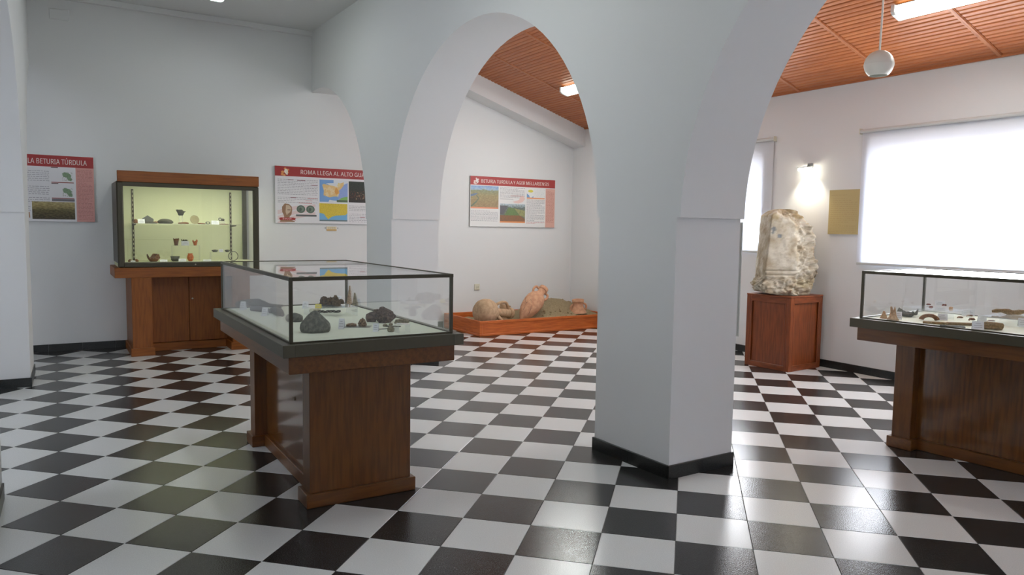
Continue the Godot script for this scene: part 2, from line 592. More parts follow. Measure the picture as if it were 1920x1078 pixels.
# ------------------------------------------------------------------ floor
func build_floor() -> void:
	var root := struct_root("floor")
	part("screed", box_mesh(Vector3(XL - 0.3, -0.30, ZB - 0.3), Vector3(XR + 0.3, -0.003, ZF + 0.3), 0.0), M.grout, root)
	var half := TILE * 0.5 - 0.0013
	var tile := box_mesh(Vector3(-half, -0.012, -half), Vector3(half, 0.0, half), 0.0012)
	var near := {true: [], false: []}
	var far := {true: MB.new(), false: MB.new()}
	for i in range(-45, 46):
		for j in range(-45, 46):
			var ci := (i + 0.5) * TILE
			var cj := (j + 0.5) * TILE
			var p := Vector3((ci + cj) * sqrt(0.5), 0, (ci - cj) * sqrt(0.5))
			if p.x < XL - 0.1 or p.x > XR + 0.1 or p.z < ZB - 0.1 or p.z > ZF + 0.1:
				continue
			var white := (i + j) % 2 == 0
			var seen := 1e9
			if depth_of(p) > 0.5:
				var q := pixel_of(p)
				if q.x > -90 and q.x < 2010 and q.y < 1170:
					seen = depth_of(p)
			near[white].append([seen, p])
	for white in near:
		var list: Array = near[white]
		list.sort_custom(func(a, b): return a[0] < b[0])
		var called := "white_tile" if white else "black_tile"
		for k in list.size():
			if k < 300 and list[k][0] < 1e8:
				var o := part(called, tile, M.tile_white if white else M.tile_black, root, list[k][1])
				o.rotation.y = PI / 4
			else:
				add_turned(far[white], list[k][1], half)
		var rest := part("distant_" + called + "s", far[white].mesh(), M.tile_white if white else M.tile_black, root)
		rest.set_meta("kind", "stuff")

func add_turned(mb: MB, p: Vector3, half: float) -> void:
	var a := Vector3(half, 0, 0).rotated(Vector3.UP, PI / 4)
	var b := Vector3(0, 0, half).rotated(Vector3.UP, PI / 4)
	var y := Vector3(0, -0.012, 0)
	mb.quad(p - a - b, p + a - b, p + a + b, p - a + b, Vector3.UP)
	for w in [[a, b], [-a, b], [b, a], [-b, a]]:
		var n: Vector3 = w[0].normalized()
		mb.quad(p + w[0] - w[1], p + w[0] + w[1], p + w[0] + w[1] + y, p + w[0] - w[1] + y, n)

# ------------------------------------------------------------------ walls
const SPRING := 1.463
func arcade_mesh(arches: Array, z0: float, z1: float, top: float, thick: float) -> ArrayMesh:
	# outline in (z, y), one arch after another; each arch [centre z, radius]; below the springing the opening is a little wider
	var pts := PackedVector2Array()
	var nrm := PackedVector2Array()
	pts.append(Vector2(z0, top)); nrm.append(Vector2.ZERO)
	pts.append(Vector2(z1, top)); nrm.append(Vector2.ZERO)
	var z := z1
	var rev := arches.duplicate()
	rev.reverse()
	var closed_low := true
	for a in rev:
		var c: float = a[0]
		var r: float = a[1]
		var step := 0.028
		var first := 0.0
		var last := PI
		if c + r > z1:
			first = acos(clampf((z1 - c) / r, -1, 1))
		if c - r < z0:
			last = acos(clampf((z0 - c) / r, -1, 1))
		if first == 0.0:
			if closed_low:
				if z != z1 or true:
					pts.append(Vector2(z, 0)); nrm.append(Vector2.ZERO)
			pts.append(Vector2(c + r + step, 0)); nrm.append(Vector2.ZERO)
			pts.append(Vector2(c + r + step, SPRING)); nrm.append(Vector2.ZERO)
		var seg := 44
		for k in seg + 1:
			var w := lerpf(first, last, float(k) / seg)
			pts.append(Vector2(c + r * cos(w), SPRING + r * sin(w)))
			nrm.append(Vector2(-cos(w), -sin(w)))
		if last == PI:
			pts.append(Vector2(c - r - step, SPRING)); nrm.append(Vector2.ZERO)
			pts.append(Vector2(c - r - step, 0)); nrm.append(Vector2.ZERO)
			z = c - r - step
			closed_low = false
			z = -1e9
		else:
			z = -1e9
			closed_low = false
	var end: Array = arches[0]
	if end[0] - end[1] >= z0:
		pts.append(Vector2(z0, 0)); nrm.append(Vector2.ZERO)
	var mb := MB.new()
	mb.prism(pts, Vector3(0, 0, 0), Vector3(0, 0, 1), Vector3.UP, Vector3(thick, 0, 0), nrm)
	return mb.mesh()

const LEFT_TURN := -0.019

const ARCADE_TURN := 0.02007   # the arcade stands 1.15 degrees off square
const ARCADE_X := 0.555
const ARCADE_Z := -0.63

func skirting(root: Node, a: Vector3, b: Vector3, out: Vector3, height := 0.078) -> void:
	# short tiles set against a wall from a to b
	var d := b - a
	var count := maxi(1, int(ceil(d.length() / 0.334)))
	var step := d.length() / count
	var t := d.normalized()
	var mb := MB.new()
	mb.prism(PackedVector2Array([Vector2(0, 0), Vector2(0.011, 0), Vector2(0.011, height - 0.003), Vector2(0.008, height), Vector2(0, height)]), Vector3.ZERO, out, Vector3.UP, t * (step - 0.0018))
	var mesh := mb.mesh()
	for k in count:
		part("skirting_tile", mesh, M.skirting, root, a + t * (step * k + 0.0009))

func build_walls() -> void:
	var wb := struct("wall_back", box_mesh(Vector3(XL - 0.3, 0, ZB - 0.3), Vector3(XR + 0.3, 4.4, ZB), 0.0), M.plaster)
	var wf := MB.new()
	var wx := XL - 0.3
	for h in [[-2.42, -1.28, 1.1, 2.4], [1.9, 3.7, 1.1, 2.4]]:
		wf.box(Vector3(wx, 0, ZF), Vector3(h[0], 4.4, ZF + 0.3))
		if h[2] > 0.0:
			wf.box(Vector3(h[0], 0, ZF), Vector3(h[1], h[2], ZF + 0.3))
		wf.box(Vector3(h[0], h[3], ZF), Vector3(h[1], 4.4, ZF + 0.3))
		wx = h[1]
	wf.box(Vector3(wx, 0, ZF), Vector3(XR + 0.3, 4.4, ZF + 0.3))
	struct("wall_front", wf.mesh(), M.plaster)
	glazed("window_6", -2.42, -1.28, 1.1, 2.4)  # added out of view as a light source, set clear of cabinet reflections
	glazed("window_5", 1.9, 3.7, 1.1, 2.4)  # added out of view as a light source for the boarded hall
	# window wall with two openings
	struct("wall_right", wall_with_holes(XR, XR + 0.3, ZB, ZF, 3.05, [[-4.24, -3.32, 1.19, 2.29], [-2.045, 0.205, 1.115, 2.315]]), M.plaster)
	struct("wall_left", wall_with_holes(XL - 0.3, XL, ZB, ZF, 4.4, [[-4.05, -2.55, 1.1, 2.4], [1.15, 2.65, 1.1, 2.4]]), M.plaster)  # its openings serve the added aisle windows
	# the arcade between the two halls: three arches, the last dies into the back wall
	var am := struct("wall_middle", arcade_mesh([[-6.72 + 0.63, 1.58], [-2.88 + 0.63, 1.565], [0.962 + 0.63, 1.565]], ZB + 0.63, 4.0 + 0.63, 4.3, 0.515), M.plaster)
	am.position = Vector3(ARCADE_X, 0, ARCADE_Z)
	am.rotation.y = ARCADE_TURN
	# left arcade
	var al := struct("wall_middle_left", arcade_mesh([[-7.285 + 5.03, 1.565], [-3.57 + 5.03, 1.455], [0.20 + 5.03, 1.565]], ZB + 5.03, 4.55 + 5.03, 3.9, -0.515), M.plaster)
	al.position = Vector3(-2.545, 0, -5.03)
	al.rotation.y = LEFT_TURN
	# sloped beam along the foot of the boarded ceiling at the back wall
	var mb := MB.new()
	var xa := 0.95
	mb.prism(PackedVector2Array([Vector2(xa, EAVE + RISE * (XR - xa) - 0.265), Vector2(XR, EAVE - 0.265), Vector2(XR, EAVE + 0.05), Vector2(xa, EAVE + RISE * (XR - xa) + 0.05)]), Vector3(0, 0, ZB), Vector3(1, 0, 0), Vector3.UP, Vector3(0, 0, 0.30))
	struct("trim_1", mb.mesh(), M.plaster)
	# narrow cornice of the flat ceiling
	struct("trim_2", box_mesh(Vector3(-2.5, 3.70, ZB), Vector3(0.44, 3.76, ZB + 0.05), 0.004), M.plaster)
	# skirting tiles
	var s1 := struct_root("baseboard_back")
	skirting(s1, Vector3(-3.06, 0, ZB), Vector3(0.43, 0, ZB), Vector3(0, 0, 1))
	skirting(s1, Vector3(0.95, 0, ZB), Vector3(2.26, 0, ZB), Vector3(0, 0, 1))
	var s2 := struct_root("baseboard_right")
	skirting(s2, Vector3(XR, 0, -5.85), Vector3(XR, 0, 2.4), Vector3(-1, 0, 0))
	var s3 := struct_root("baseboard_middle")
	for zz in [[-1.287, -0.631], [-5.112, -4.473]]:
		var holder := Node3D.new()
		holder.name = "pillar_skirting"
		s3.add_child(holder, true)
		holder.position = Vector3(ARCADE_X, 0, ARCADE_Z)
		holder.rotation.y = ARCADE_TURN
		var a: float = zz[0] + 0.63
		var b: float = zz[1] + 0.63
		skirting(holder, Vector3(0, 0, a), Vector3(0, 0, b), Vector3(-1, 0, 0))
		skirting(holder, Vector3(-0.011, 0, b), Vector3(0.526, 0, b), Vector3(0, 0, 1))
		skirting(holder, Vector3(0.515, 0, b), Vector3(0.515, 0, a), Vector3(1, 0, 0))
		skirting(holder, Vector3(0.526, 0, a), Vector3(-0.011, 0, a), Vector3(0, 0, -1))
	var s4 := struct_root("baseboard_middle_left")
	for zz in [[-5.69, -5.002], [-2.057, -1.393]]:
		var holder := Node3D.new()
		holder.name = "pillar_skirting"
		s4.add_child(holder, true)
		holder.position = Vector3(-2.545, 0, -5.03)
		holder.rotation.y = LEFT_TURN
		var a: float = zz[0] + 5.03
		var b: float = zz[1] + 5.03
		skirting(holder, Vector3(0, 0, b), Vector3(0, 0, a), Vector3(1, 0, 0))
		skirting(holder, Vector3(-0.526, 0, b), Vector3(0.011, 0, b), Vector3(0, 0, 1))
		skirting(holder, Vector3(0.011, 0, a), Vector3(-0.526, 0, a), Vector3(0, 0, -1))

func glazed(called: String, x0: float, x1: float, y0: float, y1: float) -> void:
	var root := struct_root(called)
	var mb := MB.new()
	for x in [x0, (x0 + x1) * 0.5 - 0.04, x1 - 0.07]:
		mb.box(Vector3(x, y0, ZF + 0.1), Vector3(x + 0.07, y1, ZF + 0.16), 0.004)
	for y in [y0, y1 - 0.07]:
		mb.box(Vector3(x0, y, ZF + 0.1), Vector3(x1, y + 0.07, ZF + 0.16), 0.004)
	part("frame", mb.mesh(), M.window_frame_white, root)
	var mid := (x0 + x1) * 0.5
	for w in [[x0 + 0.07, mid - 0.04], [mid + 0.03, x1 - 0.07]]:
		part("pane", box_mesh(Vector3(w[0], y0 + 0.07, ZF + 0.128), Vector3(w[1], y1 - 0.07, ZF + 0.132), 0.0), M.glass, root)

func wall_with_holes(x0: float, x1: float, z0: float, z1: float, top: float, holes: Array) -> ArrayMesh:
	var mb := MB.new()
	var z := z0
	for h in holes:
		mb.box(Vector3(x0, 0, z), Vector3(x1, top, h[0]))
		mb.box(Vector3(x0, 0, h[0]), Vector3(x1, h[2], h[1]))
		mb.box(Vector3(x0, h[3], h[0]), Vector3(x1, top, h[1]))
		z = h[1]
	mb.box(Vector3(x0, 0, z), Vector3(x1, top, z1))
	return mb.mesh()

# ------------------------------------------------------------------ ceilings
func roof_y(x: float) -> float:
	return EAVE + RISE * (XR - x)

func build_ceilings() -> void:
	struct("ceiling", box_mesh(Vector3(XL - 0.3, 3.76, ZB - 0.3), Vector3(0.62, 4.0, ZF + 0.3), 0.0), M.plaster)
	var root := struct_root("ceiling_boarded")
	var mb := MB.new()
	mb.prism(PackedVector2Array([Vector2(0.9, roof_y(0.9) + 0.03), Vector2(XR + 0.3, roof_y(XR + 0.3) + 0.03), Vector2(XR + 0.3, roof_y(XR + 0.3) + 0.2), Vector2(0.9, roof_y(0.9) + 0.2)]), Vector3(0, 0, ZB - 0.3), Vector3(1, 0, 0), Vector3.UP, Vector3(0, 0, ZF - ZB + 0.6))
	part("deck", mb.mesh(), M.deck_board, root)
	var slope := sqrt(1.0 + RISE * RISE)
	var along := Vector3(1, -RISE, 0) / slope
	var up := Vector3(RISE, 1, 0) / slope
	var pitch := 0.108
	# one board carries two rounded beads
	var prof := PackedVector2Array()
	prof.append(Vector2(0.0, 0.02))
	for b in 2:
		for k in 6:
			var w := lerpf(-0.5, 0.5, k / 5.0)
			prof.append(Vector2(b * 0.054 + 0.027 + w * 0.0508, -0.006 * sqrt(maxf(0.0, 1.0 - pow(absf(w) * 2.0, 4.0)))))
	prof.append(Vector2(0.1065, 0.02))
	var bay := 0.985
	var first := -5.80 - bay
	for k in 9:
		var za := first + bay * k
		var length := bay - 0.006
		var pm := MB.new()
		pm.prism(prof, Vector3(0, 0, 0.003), along, up, Vector3(0, 0, length))
		var mesh := pm.mesh()
		for r in 33:
			var s := (XR + 0.005) * slope - pitch * (r + 1)
			var x := s / slope
			part("plank", mesh, M.plank_wood if (r * 7 + k * 3) % 5 < 3 else M.plank_wood_pale, root, Vector3(x, roof_y(x), za))
		var bm := MB.new()
		bm.prism(PackedVector2Array([Vector2(0, 0.01), Vector2(0.004, -0.013), Vector2(0.036, -0.013), Vector2(0.040, 0.01)]), Vector3.ZERO, Vector3(0, 0, 1), up, along * ((XR - 1.06) * slope))
		if k > 0:
			part("batten", bm.mesh(), M.batten_wood, root, Vector3(1.06, roof_y(1.06), za - 0.046))
	# wall plate strip along the eaves
	part("eaves_strip", box_mesh(Vector3(XR - 0.03, EAVE - 0.012, ZB + 0.3), Vector3(XR, EAVE + 0.02, ZF), 0.004), M.plank_wood, root)

# ------------------------------------------------------------------ windows
func build_windows() -> void:
	var spec := [[1, XR, 1.0, -2.045, 0.205, 1.115, 2.315, -2.11, 0.29, 1.095, 2.385], [2, XR, 1.0, -4.24, -3.32, 1.19, 2.29, -4.40, -3.17, 1.165, 2.41],
		[3, XL, -1.0, -4.05, -2.55, 1.1, 2.4, -4.15, -2.45, 1.05, 2.5], [4, XL, -1.0, 1.15, 2.65, 1.1, 2.4, 1.05, 2.75, 1.05, 2.5]]  # both aisle windows are unseen, added for daylight from the left
	for s in spec:
		var root := struct_root("window_%d" % s[0])
		var x: float = s[1]
		var d: float = s[2]
		var z0: float = s[3]
		var z1: float = s[4]
		var y0: float = s[5]
		var y1: float = s[6]
		var mb := MB.new()
		var xa := x + d * 0.16
		var xb := x + d * 0.22
		var lo := minf(xa, xb)
		var hi := maxf(xa, xb)
		for zz in [z0, (z0 + z1) * 0.5 - 0.025, z1 - 0.05]:
			mb.box(Vector3(lo, y0, zz), Vector3(hi, y1, zz + 0.05), 0.004)
		for yy in [y0, y1 - 0.05]:
			mb.box(Vector3(lo, yy, z0), Vector3(hi, yy + 0.05, z1), 0.004)
		part("window_frame", mb.mesh(), M.window_frame_white, root)
		for zz in [[z0 + 0.05, (z0 + z1) * 0.5 - 0.025], [(z0 + z1) * 0.5 + 0.025, z1 - 0.05]]:
			part("window_pane", box_mesh(Vector3(x + d * 0.19 - 0.002, y0 + 0.05, zz[0]), Vector3(x + d * 0.19 + 0.002, y1 - 0.05, zz[1]), 0.0), M.glass, root)
		roller_blind(s[0], Vector3(x - d * 0.02, 0, (s[7] + s[8]) * 0.5), 0.0, d, (s[8] - s[7]) * 0.5, s[9], s[10])
	roller_blind(5, Vector3(2.8, 0, ZF - 0.02), PI / 2, -1.0, 1.0, 1.05, 2.5)  # covers the added front window of the boarded hall
	roller_blind(6, Vector3(-1.85, 0, ZF - 0.02), PI / 2, -1.0, 0.62, 1.05, 2.5)  # covers the added front window of the plastered hall

func roller_blind(n: int, at: Vector3, turn: float, d: float, hw: float, y0: float, y1: float) -> void:
	# hung in front of the opening; own x points out of the room when d is 1
	var places := {1: "wide white roller blind drawn over the large window beside the yellowed sheet", 2: "narrow white roller blind drawn over the window behind the weathered stone", 3: "white roller blind on an added unseen window in the left aisle opposite the archway", 4: "white roller blind on an added unseen window in the left aisle behind the viewer", 5: "white roller blind on an added unseen window in the front wall of the boarded hall", 6: "white roller blind on an added unseen window in the front wall of the plastered hall"}
	var b := thing("roller_blind", places[n], "blind", at, turn)
	part("blind_cloth", box_mesh(Vector3(-0.001, y0, -hw), Vector3(0.001, y1, hw), 0.0), M.blind_cloth, b)
	var top := MB.new()
	top.tube([Vector3(-d * 0.012, y1, -hw - 0.015), Vector3(-d * 0.012, y1, hw + 0.015)], [0.019], 12)
	part("roller", top.mesh(), M.blind_bar, b)
	part("bottom_bar", box_mesh(Vector3(-0.009, y0 - 0.012, -hw), Vector3(0.009, y0 + 0.012, hw), 0.004), M.blind_bar, b)
	for sz in [-1.0, 1.0]:
		part("bracket", box_mesh(Vector3(minf(0.02 * d, -0.03 * d), y1 - 0.028, sz * (hw + 0.02) - 0.004), Vector3(maxf(0.02 * d, -0.03 * d), y1 + 0.028, sz * (hw + 0.02) + 0.004), 0.002), M.white_plastic, b)

# ------------------------------------------------------------------ lamps
func fixture(label: String, at: Vector3, basis: Basis, length: float, energy: float) -> void:
	var o := thing("fluorescent_lamp", label, "lamp", at, 0.0, "")
	o.basis = basis
	# own axes: y away from the ceiling is negative, z along the tube
	part("housing", box_mesh(Vector3(-0.05, -0.028, 0), Vector3(0.05, 0.0, length), 0.006), M.white_enamel, o)
	var mb := MB.new()
	mb.prism(PackedVector2Array([Vector2(-0.082, -0.028), Vector2(0.082, -0.028), Vector2(0.070, -0.072), Vector2(0.045, -0.085), Vector2(-0.045, -0.085), Vector2(-0.070, -0.072)]), Vector3(0, 0, 0.028), Vector3(1, 0, 0), Vector3.UP, Vector3(0, 0, length - 0.056))
	part("tube_cover", mb.mesh(), M.tube_glow, o)
	for z in [0.0, length - 0.03]:
		var e := MB.new()
		e.prism(PackedVector2Array([Vector2(-0.088, -0.02), Vector2(0.088, -0.02), Vector2(0.075, -0.074), Vector2(0.048, -0.088), Vector2(-0.048, -0.088), Vector2(-0.075, -0.074)]), Vector3(0, 0, z), Vector3(1, 0, 0), Vector3.UP, Vector3(0, 0, 0.03))
		part("end_cap", e.mesh(), M.white_enamel, o)
	var l := area_light("tube_light", Vector3(0, -0.092, length * 0.5), Vector3(0, -1, 0), Vector2(0.12, length - 0.08), Color(0.98, 1.0, 0.985), energy, o)
	l.area_range = 20.0

func build_lamps() -> void:
	var slope := sqrt(1.0 + RISE * RISE)
	var tilt := Basis(Vector3(1, -RISE, 0) / slope, Vector3(RISE, 1, 0) / slope, Vector3(0, 0, 1))
	fixture("fluorescent lamp on the boarded ceiling beside the white globe pendant", Vector3(3.45, roof_y(3.45) - 0.012, -1.22), tilt, 1.27, 1.8)
	fixture("fluorescent lamp on the boarded ceiling seen through the arch", Vector3(3.38, roof_y(3.38) - 0.012, -5.66), tilt, 1.27, 3.8)
	fixture("fluorescent lamp on the flat plaster ceiling above the lit wall cabinet", Vector3(-0.85, 3.76, -5.97), Basis(), 1.27, 0.55)
	fixture("fluorescent lamp on the flat plaster ceiling over the long table", Vector3(-0.85, 3.76, -2.3), Basis(), 1.27, 1.35)
	fixture("added unseen fluorescent lamp on the flat plaster ceiling behind the viewer", Vector3(-0.85, 3.76, 1.4), Basis(), 1.27, 0.85)  # continues the row out of view, added for light on floor and tables
	# globe pendant
	var g := thing("pendant_lamp", "white globe pendant lamp with an open underside on a long cord", "lamp", Vector3(2.425, 2.527, -0.697))
	var r := 0.0935
	var prof := []
	for k in 15:
		var w := lerpf(-0.92, PI / 2, k / 14.0)
		prof.append(Vector2(r * cos(w) + (0.002 if k == 5 else 0.0), r * sin(w)))
	var mb := MB.new()
	mb.lathe(prof, 40)
	var inner := []
	for k in 12:
		var w := lerpf(PI / 2, -0.92, k / 11.0)
		inner.append(Vector2((r - 0.004) * cos(w), (r - 0.004) * sin(w)))
	mb.lathe(inner, 40)
	part("shade", mb.mesh(), M.pendant_enamel, g)
	var band := MB.new()
	band.torus(Vector3(0, 0.002, 0), Vector3.UP, r, 0.0016, TAU, 0.0, 40)
	part("seam_ring", band.mesh(), M.cord_white, g)
	var bulb := MB.new()
	bulb.lathe([Vector2(0.0, -0.05), Vector2(0.022, -0.043), Vector2(0.032, -0.02), Vector2(0.03, 0.0), Vector2(0.016, 0.03), Vector2(0.014, 0.07)], 18)
	part("bulb", bulb.mesh(), M.white_enamel, g)
	var cord := MB.new()
	cord.tube([Vector3(0, r - 0.004, 0), Vector3(0.006, 0.5, 0.004), Vector3(0, roof_y(2.425) - 2.527 - 0.01, 0)], [0.0065], 10)
	part("cord", cord.mesh(), M.cord_white, g)
	var rose := MB.new()
	rose.lathe([Vector2(0.0, roof_y(2.425) - 2.527 - 0.045), Vector2(0.03, roof_y(2.425) - 2.527 - 0.045), Vector2(0.05, roof_y(2.425) - 2.527 - 0.005), Vector2(0.0, roof_y(2.425) - 2.527 - 0.004)], 20)
	part("ceiling_rose", rose.mesh(), M.white_plastic, g)
	# halogen wall lamp over the stone
	var s := thing("wall_lamp", "small white halogen wall lamp glowing above the weathered stone", "lamp", Vector3(XR, 2.04, -2.70))
	part("wall_plate", box_mesh(Vector3(-0.02, 0.02, -0.03), Vector3(0, 0.075, 0.03), 0.004), M.steel_grey, s)
	var arm := MB.new()
	arm.tube([Vector3(-0.015, 0.05, 0), Vector3(-0.05, 0.045, 0), Vector3(-0.085, 0.025, 0)], [0.007], 8)
	part("arm", arm.mesh(), M.steel_grey, s)
	var sh := MB.new()
	sh.prism(PackedVector2Array([Vector2(-0.15, 0.03), Vector2(-0.03, 0.045), Vector2(-0.03, 0.038), Vector2(-0.15, 0.023)]), Vector3(0, 0, -0.07), Vector3(1, 0, 0), Vector3.UP, Vector3(0, 0, 0.14))
	part("shade", sh.mesh(), M.white_enamel, s)
	part("glass_tube", box_mesh(Vector3(-0.135, -0.006, -0.06), Vector3(-0.045, 0.022, 0.06), 0.006), M.bulb_glow, s)
	var spot := SpotLight3D.new()
	spot.name = "halogen_light"
	spot.light_color = Color(1.0, 0.97, 0.88)
	spot.light_energy = 0.55
	spot.light_size = 0.03
	spot.spot_range = 12.0
	spot.spot_attenuation = 2.0
	spot.spot_angle = 50.0
	spot.spot_angle_attenuation = 0.6
	spot.shadow_enabled = true
	spot.transform = Transform3D(Basis.looking_at(Vector3(0.35, -1, 0.0).normalized(), Vector3(0, 0, 1)), Vector3(-0.09, -0.012, 0))
	s.add_child(spot)

# ------------------------------------------------------------------ posters
func text_lines(im: Image, x0: int, y0: int, x1: int, y1: int, pitch: int, col: Color, rng: RandomNumberGenerator) -> void:
	var y := y0
	while y + 4 < y1:
		var x := x0
		var end := x1 if rng.randf() > 0.12 else int(lerpf(x0, x1, rng.randf_range(0.4, 0.9)))
		while x < end:
			var w := rng.randi_range(6, 26)
			w = mini(w, end - x)
			if w > 2:
				im.fill_rect(Rect2i(x, y, w, 3), col)
				for k in range(0, w, 3):
					if rng.randf() < 0.45:
						im.fill_rect(Rect2i(x + k, y - 2 if rng.randf() < 0.6 else y + 1, 1, 4), col)
					if rng.randf() < 0.35:
						im.fill_rect(Rect2i(x + k + 1, y + 1, 1, 1), Color(0.9, 0.9, 0.9))
			x += w + 5
		y += pitch

func fill_poly(im: Image, pts: Array, col: Color, ox := 0.0, oy := 0.0, s := 1.0) -> void:
	var ymin := 1e9
	var ymax := -1e9
	for p in pts:
		ymin = minf(ymin, p[1])
		ymax = maxf(ymax, p[1])
	for y in range(int(ymin * s), int(ymax * s) + 1):
		var xs := []
		for k in pts.size():
			var a: Array = pts[k]
			var b: Array = pts[(k + 1) % pts.size()]
			var ya: float = a[1] * s
			var yb: float = b[1] * s
			if (ya <= y) != (yb <= y):
				xs.append(a[0] * s + (y - ya) / (yb - ya) * (b[0] - a[0]) * s)
		xs.sort()
		for k in range(0, xs.size() - 1, 2):
			im.fill_rect(Rect2i(int(ox + xs[k]), int(oy + y), maxi(1, int(xs[k + 1] - xs[k])), 1), col)

func disc(im: Image, cx: float, cy: float, rx: float, ry: float, col: Color) -> void:
	for y in range(int(cy - ry), int(cy + ry) + 1):
		var w := rx * sqrt(maxf(0.0, 1.0 - pow((y - cy) / ry, 2.0)))
		im.fill_rect(Rect2i(int(cx - w), y, maxi(1, int(2 * w)), 1), col)

func picture(im: Image, r: Rect2i, rows: Array, seed_value: int, freq := 0.02, amount := 0.25) -> void:
	# a landscape print: colour bands bent and mottled by noise
	var fn := FastNoiseLite.new()
	fn.seed = seed_value
	fn.frequency = freq
	fn.fractal_octaves = 4
	for y in r.size.y:
		for x in r.size.x:
			var w := fn.get_noise_2d(x, y * 2.0)
			var t := clampf(float(y) / r.size.y + w * 0.07, 0.0, 1.0)
			var c: Color = rows[rows.size() - 1][1]
			for k in rows.size() - 1:
				if t < rows[k + 1][0]:
					c = rows[k][1].lerp(rows[k + 1][1], clampf((t - rows[k][0]) / (rows[k + 1][0] - rows[k][0]), 0, 1))
					break
			var d := fn.get_noise_2d(x * 2.3 + 400.0, y * 5.0) * amount
			im.set_pixel(r.position.x + x, r.position.y + y, Color(clampf(c.r + d, 0, 1), clampf(c.g + d, 0, 1), clampf(c.b + d * 0.8, 0, 1)))

func blotch(im: Image, r: Rect2i, col: Color, seed_value: int, freq: float, level: float, mixing: float) -> void:
	var fn := FastNoiseLite.new()
	fn.seed = seed_value
	fn.frequency = freq
	fn.fractal_octaves = 3
	for y in r.size.y:
		for x in r.size.x:
			if fn.get_noise_2d(x, y) > level:
				var p := Vector2i(r.position.x + x, r.position.y + y)
				im.set_pixelv(p, im.get_pixelv(p).lerp(col, mixing))

func emblem(im: Image, x: int, y: int, s: float, warm: bool) -> void:
	# a small pale head among leaves
	var leaf := Color(0.88, 0.60, 0.34) if warm else Color(0.90, 0.80, 0.78)
	var pale := Color(0.94, 0.90, 0.84) if warm else Color(0.93, 0.90, 0.89)
	for k in [[-26, 4, 15, 12], [-30, 24, 13, 11], [-12, 30, 12, 10], [22, -18, 11, 9], [-4, -28, 12, 9], [20, 6, 8, 10]]:
		disc(im, x + k[0] * s, y + k[1] * s, k[2] * s, k[3] * s, leaf)
	disc(im, x + 4 * s, y - 4 * s, 17 * s, 22 * s, pale)
	disc(im, x + 12 * s, y + 16 * s, 10 * s, 12 * s, pale)
	im.fill_rect(Rect2i(int(x + 6 * s), int(y + 4 * s), int(10 * s), int(3 * s)), Color(0.45, 0.2, 0.15))
	im.fill_rect(Rect2i(int(x + 12 * s), int(y + 18 * s), int(9 * s), int(3 * s)), Color(0.45, 0.2, 0.15))
	im.fill_rect(Rect2i(int(x - 14 * s), int(y + 10 * s), int(9 * s), int(3 * s)), Color(0.6, 0.3, 0.2))

func poster_material(im: Image) -> StandardMaterial3D:
	var m := StandardMaterial3D.new()
	m.albedo_texture = ImageTexture.create_from_image(im)
	m.roughness = 0.45
	m.texture_repeat = false
	return m

func poster(label: String, x0: float, x1: float, y0: float, y1: float, im: Image, title: String, tx: float, ty: float, th: float, tw: float) -> void:
	var o := thing("info_panel", label, "poster", Vector3((x0 + x1) * 0.5, y0, ZB), 0.0, "")
	var hw := (x1 - x0) * 0.5
	var h := y1 - y0
	part("board", box_mesh(Vector3(-hw, 0, 0.012), Vector3(hw, h, 0.022), 0.001), M.board_edge, o)
	var mb := MB.new()
	var p := [Vector3(-hw + 0.001, 0.001, 0.0225), Vector3(hw - 0.001, 0.001, 0.0225), Vector3(hw - 0.001, h - 0.001, 0.0225), Vector3(-hw + 0.001, h - 0.001, 0.0225)]
	mb.quad(p[0], p[1], p[2], p[3], Vector3(0, 0, 1))
	part("print", mb.mesh(), poster_material(im), o)
	for sx in [-0.8, 0.8]:
		part("spacer", box_mesh(Vector3(sx * hw - 0.015, h * 0.5 - 0.015, 0), Vector3(sx * hw + 0.015, h * 0.5 + 0.015, 0.0125), 0.0), M.steel_grey, o)
	var f := SystemFont.new()
	f.font_names = PackedStringArray(["Droid Sans"])
	f.font_weight = 500
	var t := TextMesh.new()
	t.text = title
	t.font = f
	t.font_size = 48
	t.pixel_size = th / 34.0
	t.depth = 0.0008
	t.curve_step = 2.0
	t.horizontal_alignment = HORIZONTAL_ALIGNMENT_LEFT
	t.vertical_alignment = VERTICAL_ALIGNMENT_CENTER
	var e := part("title_lettering", t, M.title_white, o, Vector3(-hw + tx, h - ty, 0.0232))
	var w: float = t.get_aabb().size.x
	if w > 0.0:
		e.scale.x = tw / w
		e.position.x = -hw + tx - t.get_aabb().position.x * e.scale.x

func blank(w: int, h: int, c: Color) -> Image:
	var im := Image.create(w, h, false, Image.FORMAT_RGB8)
	im.fill(c)
	return im

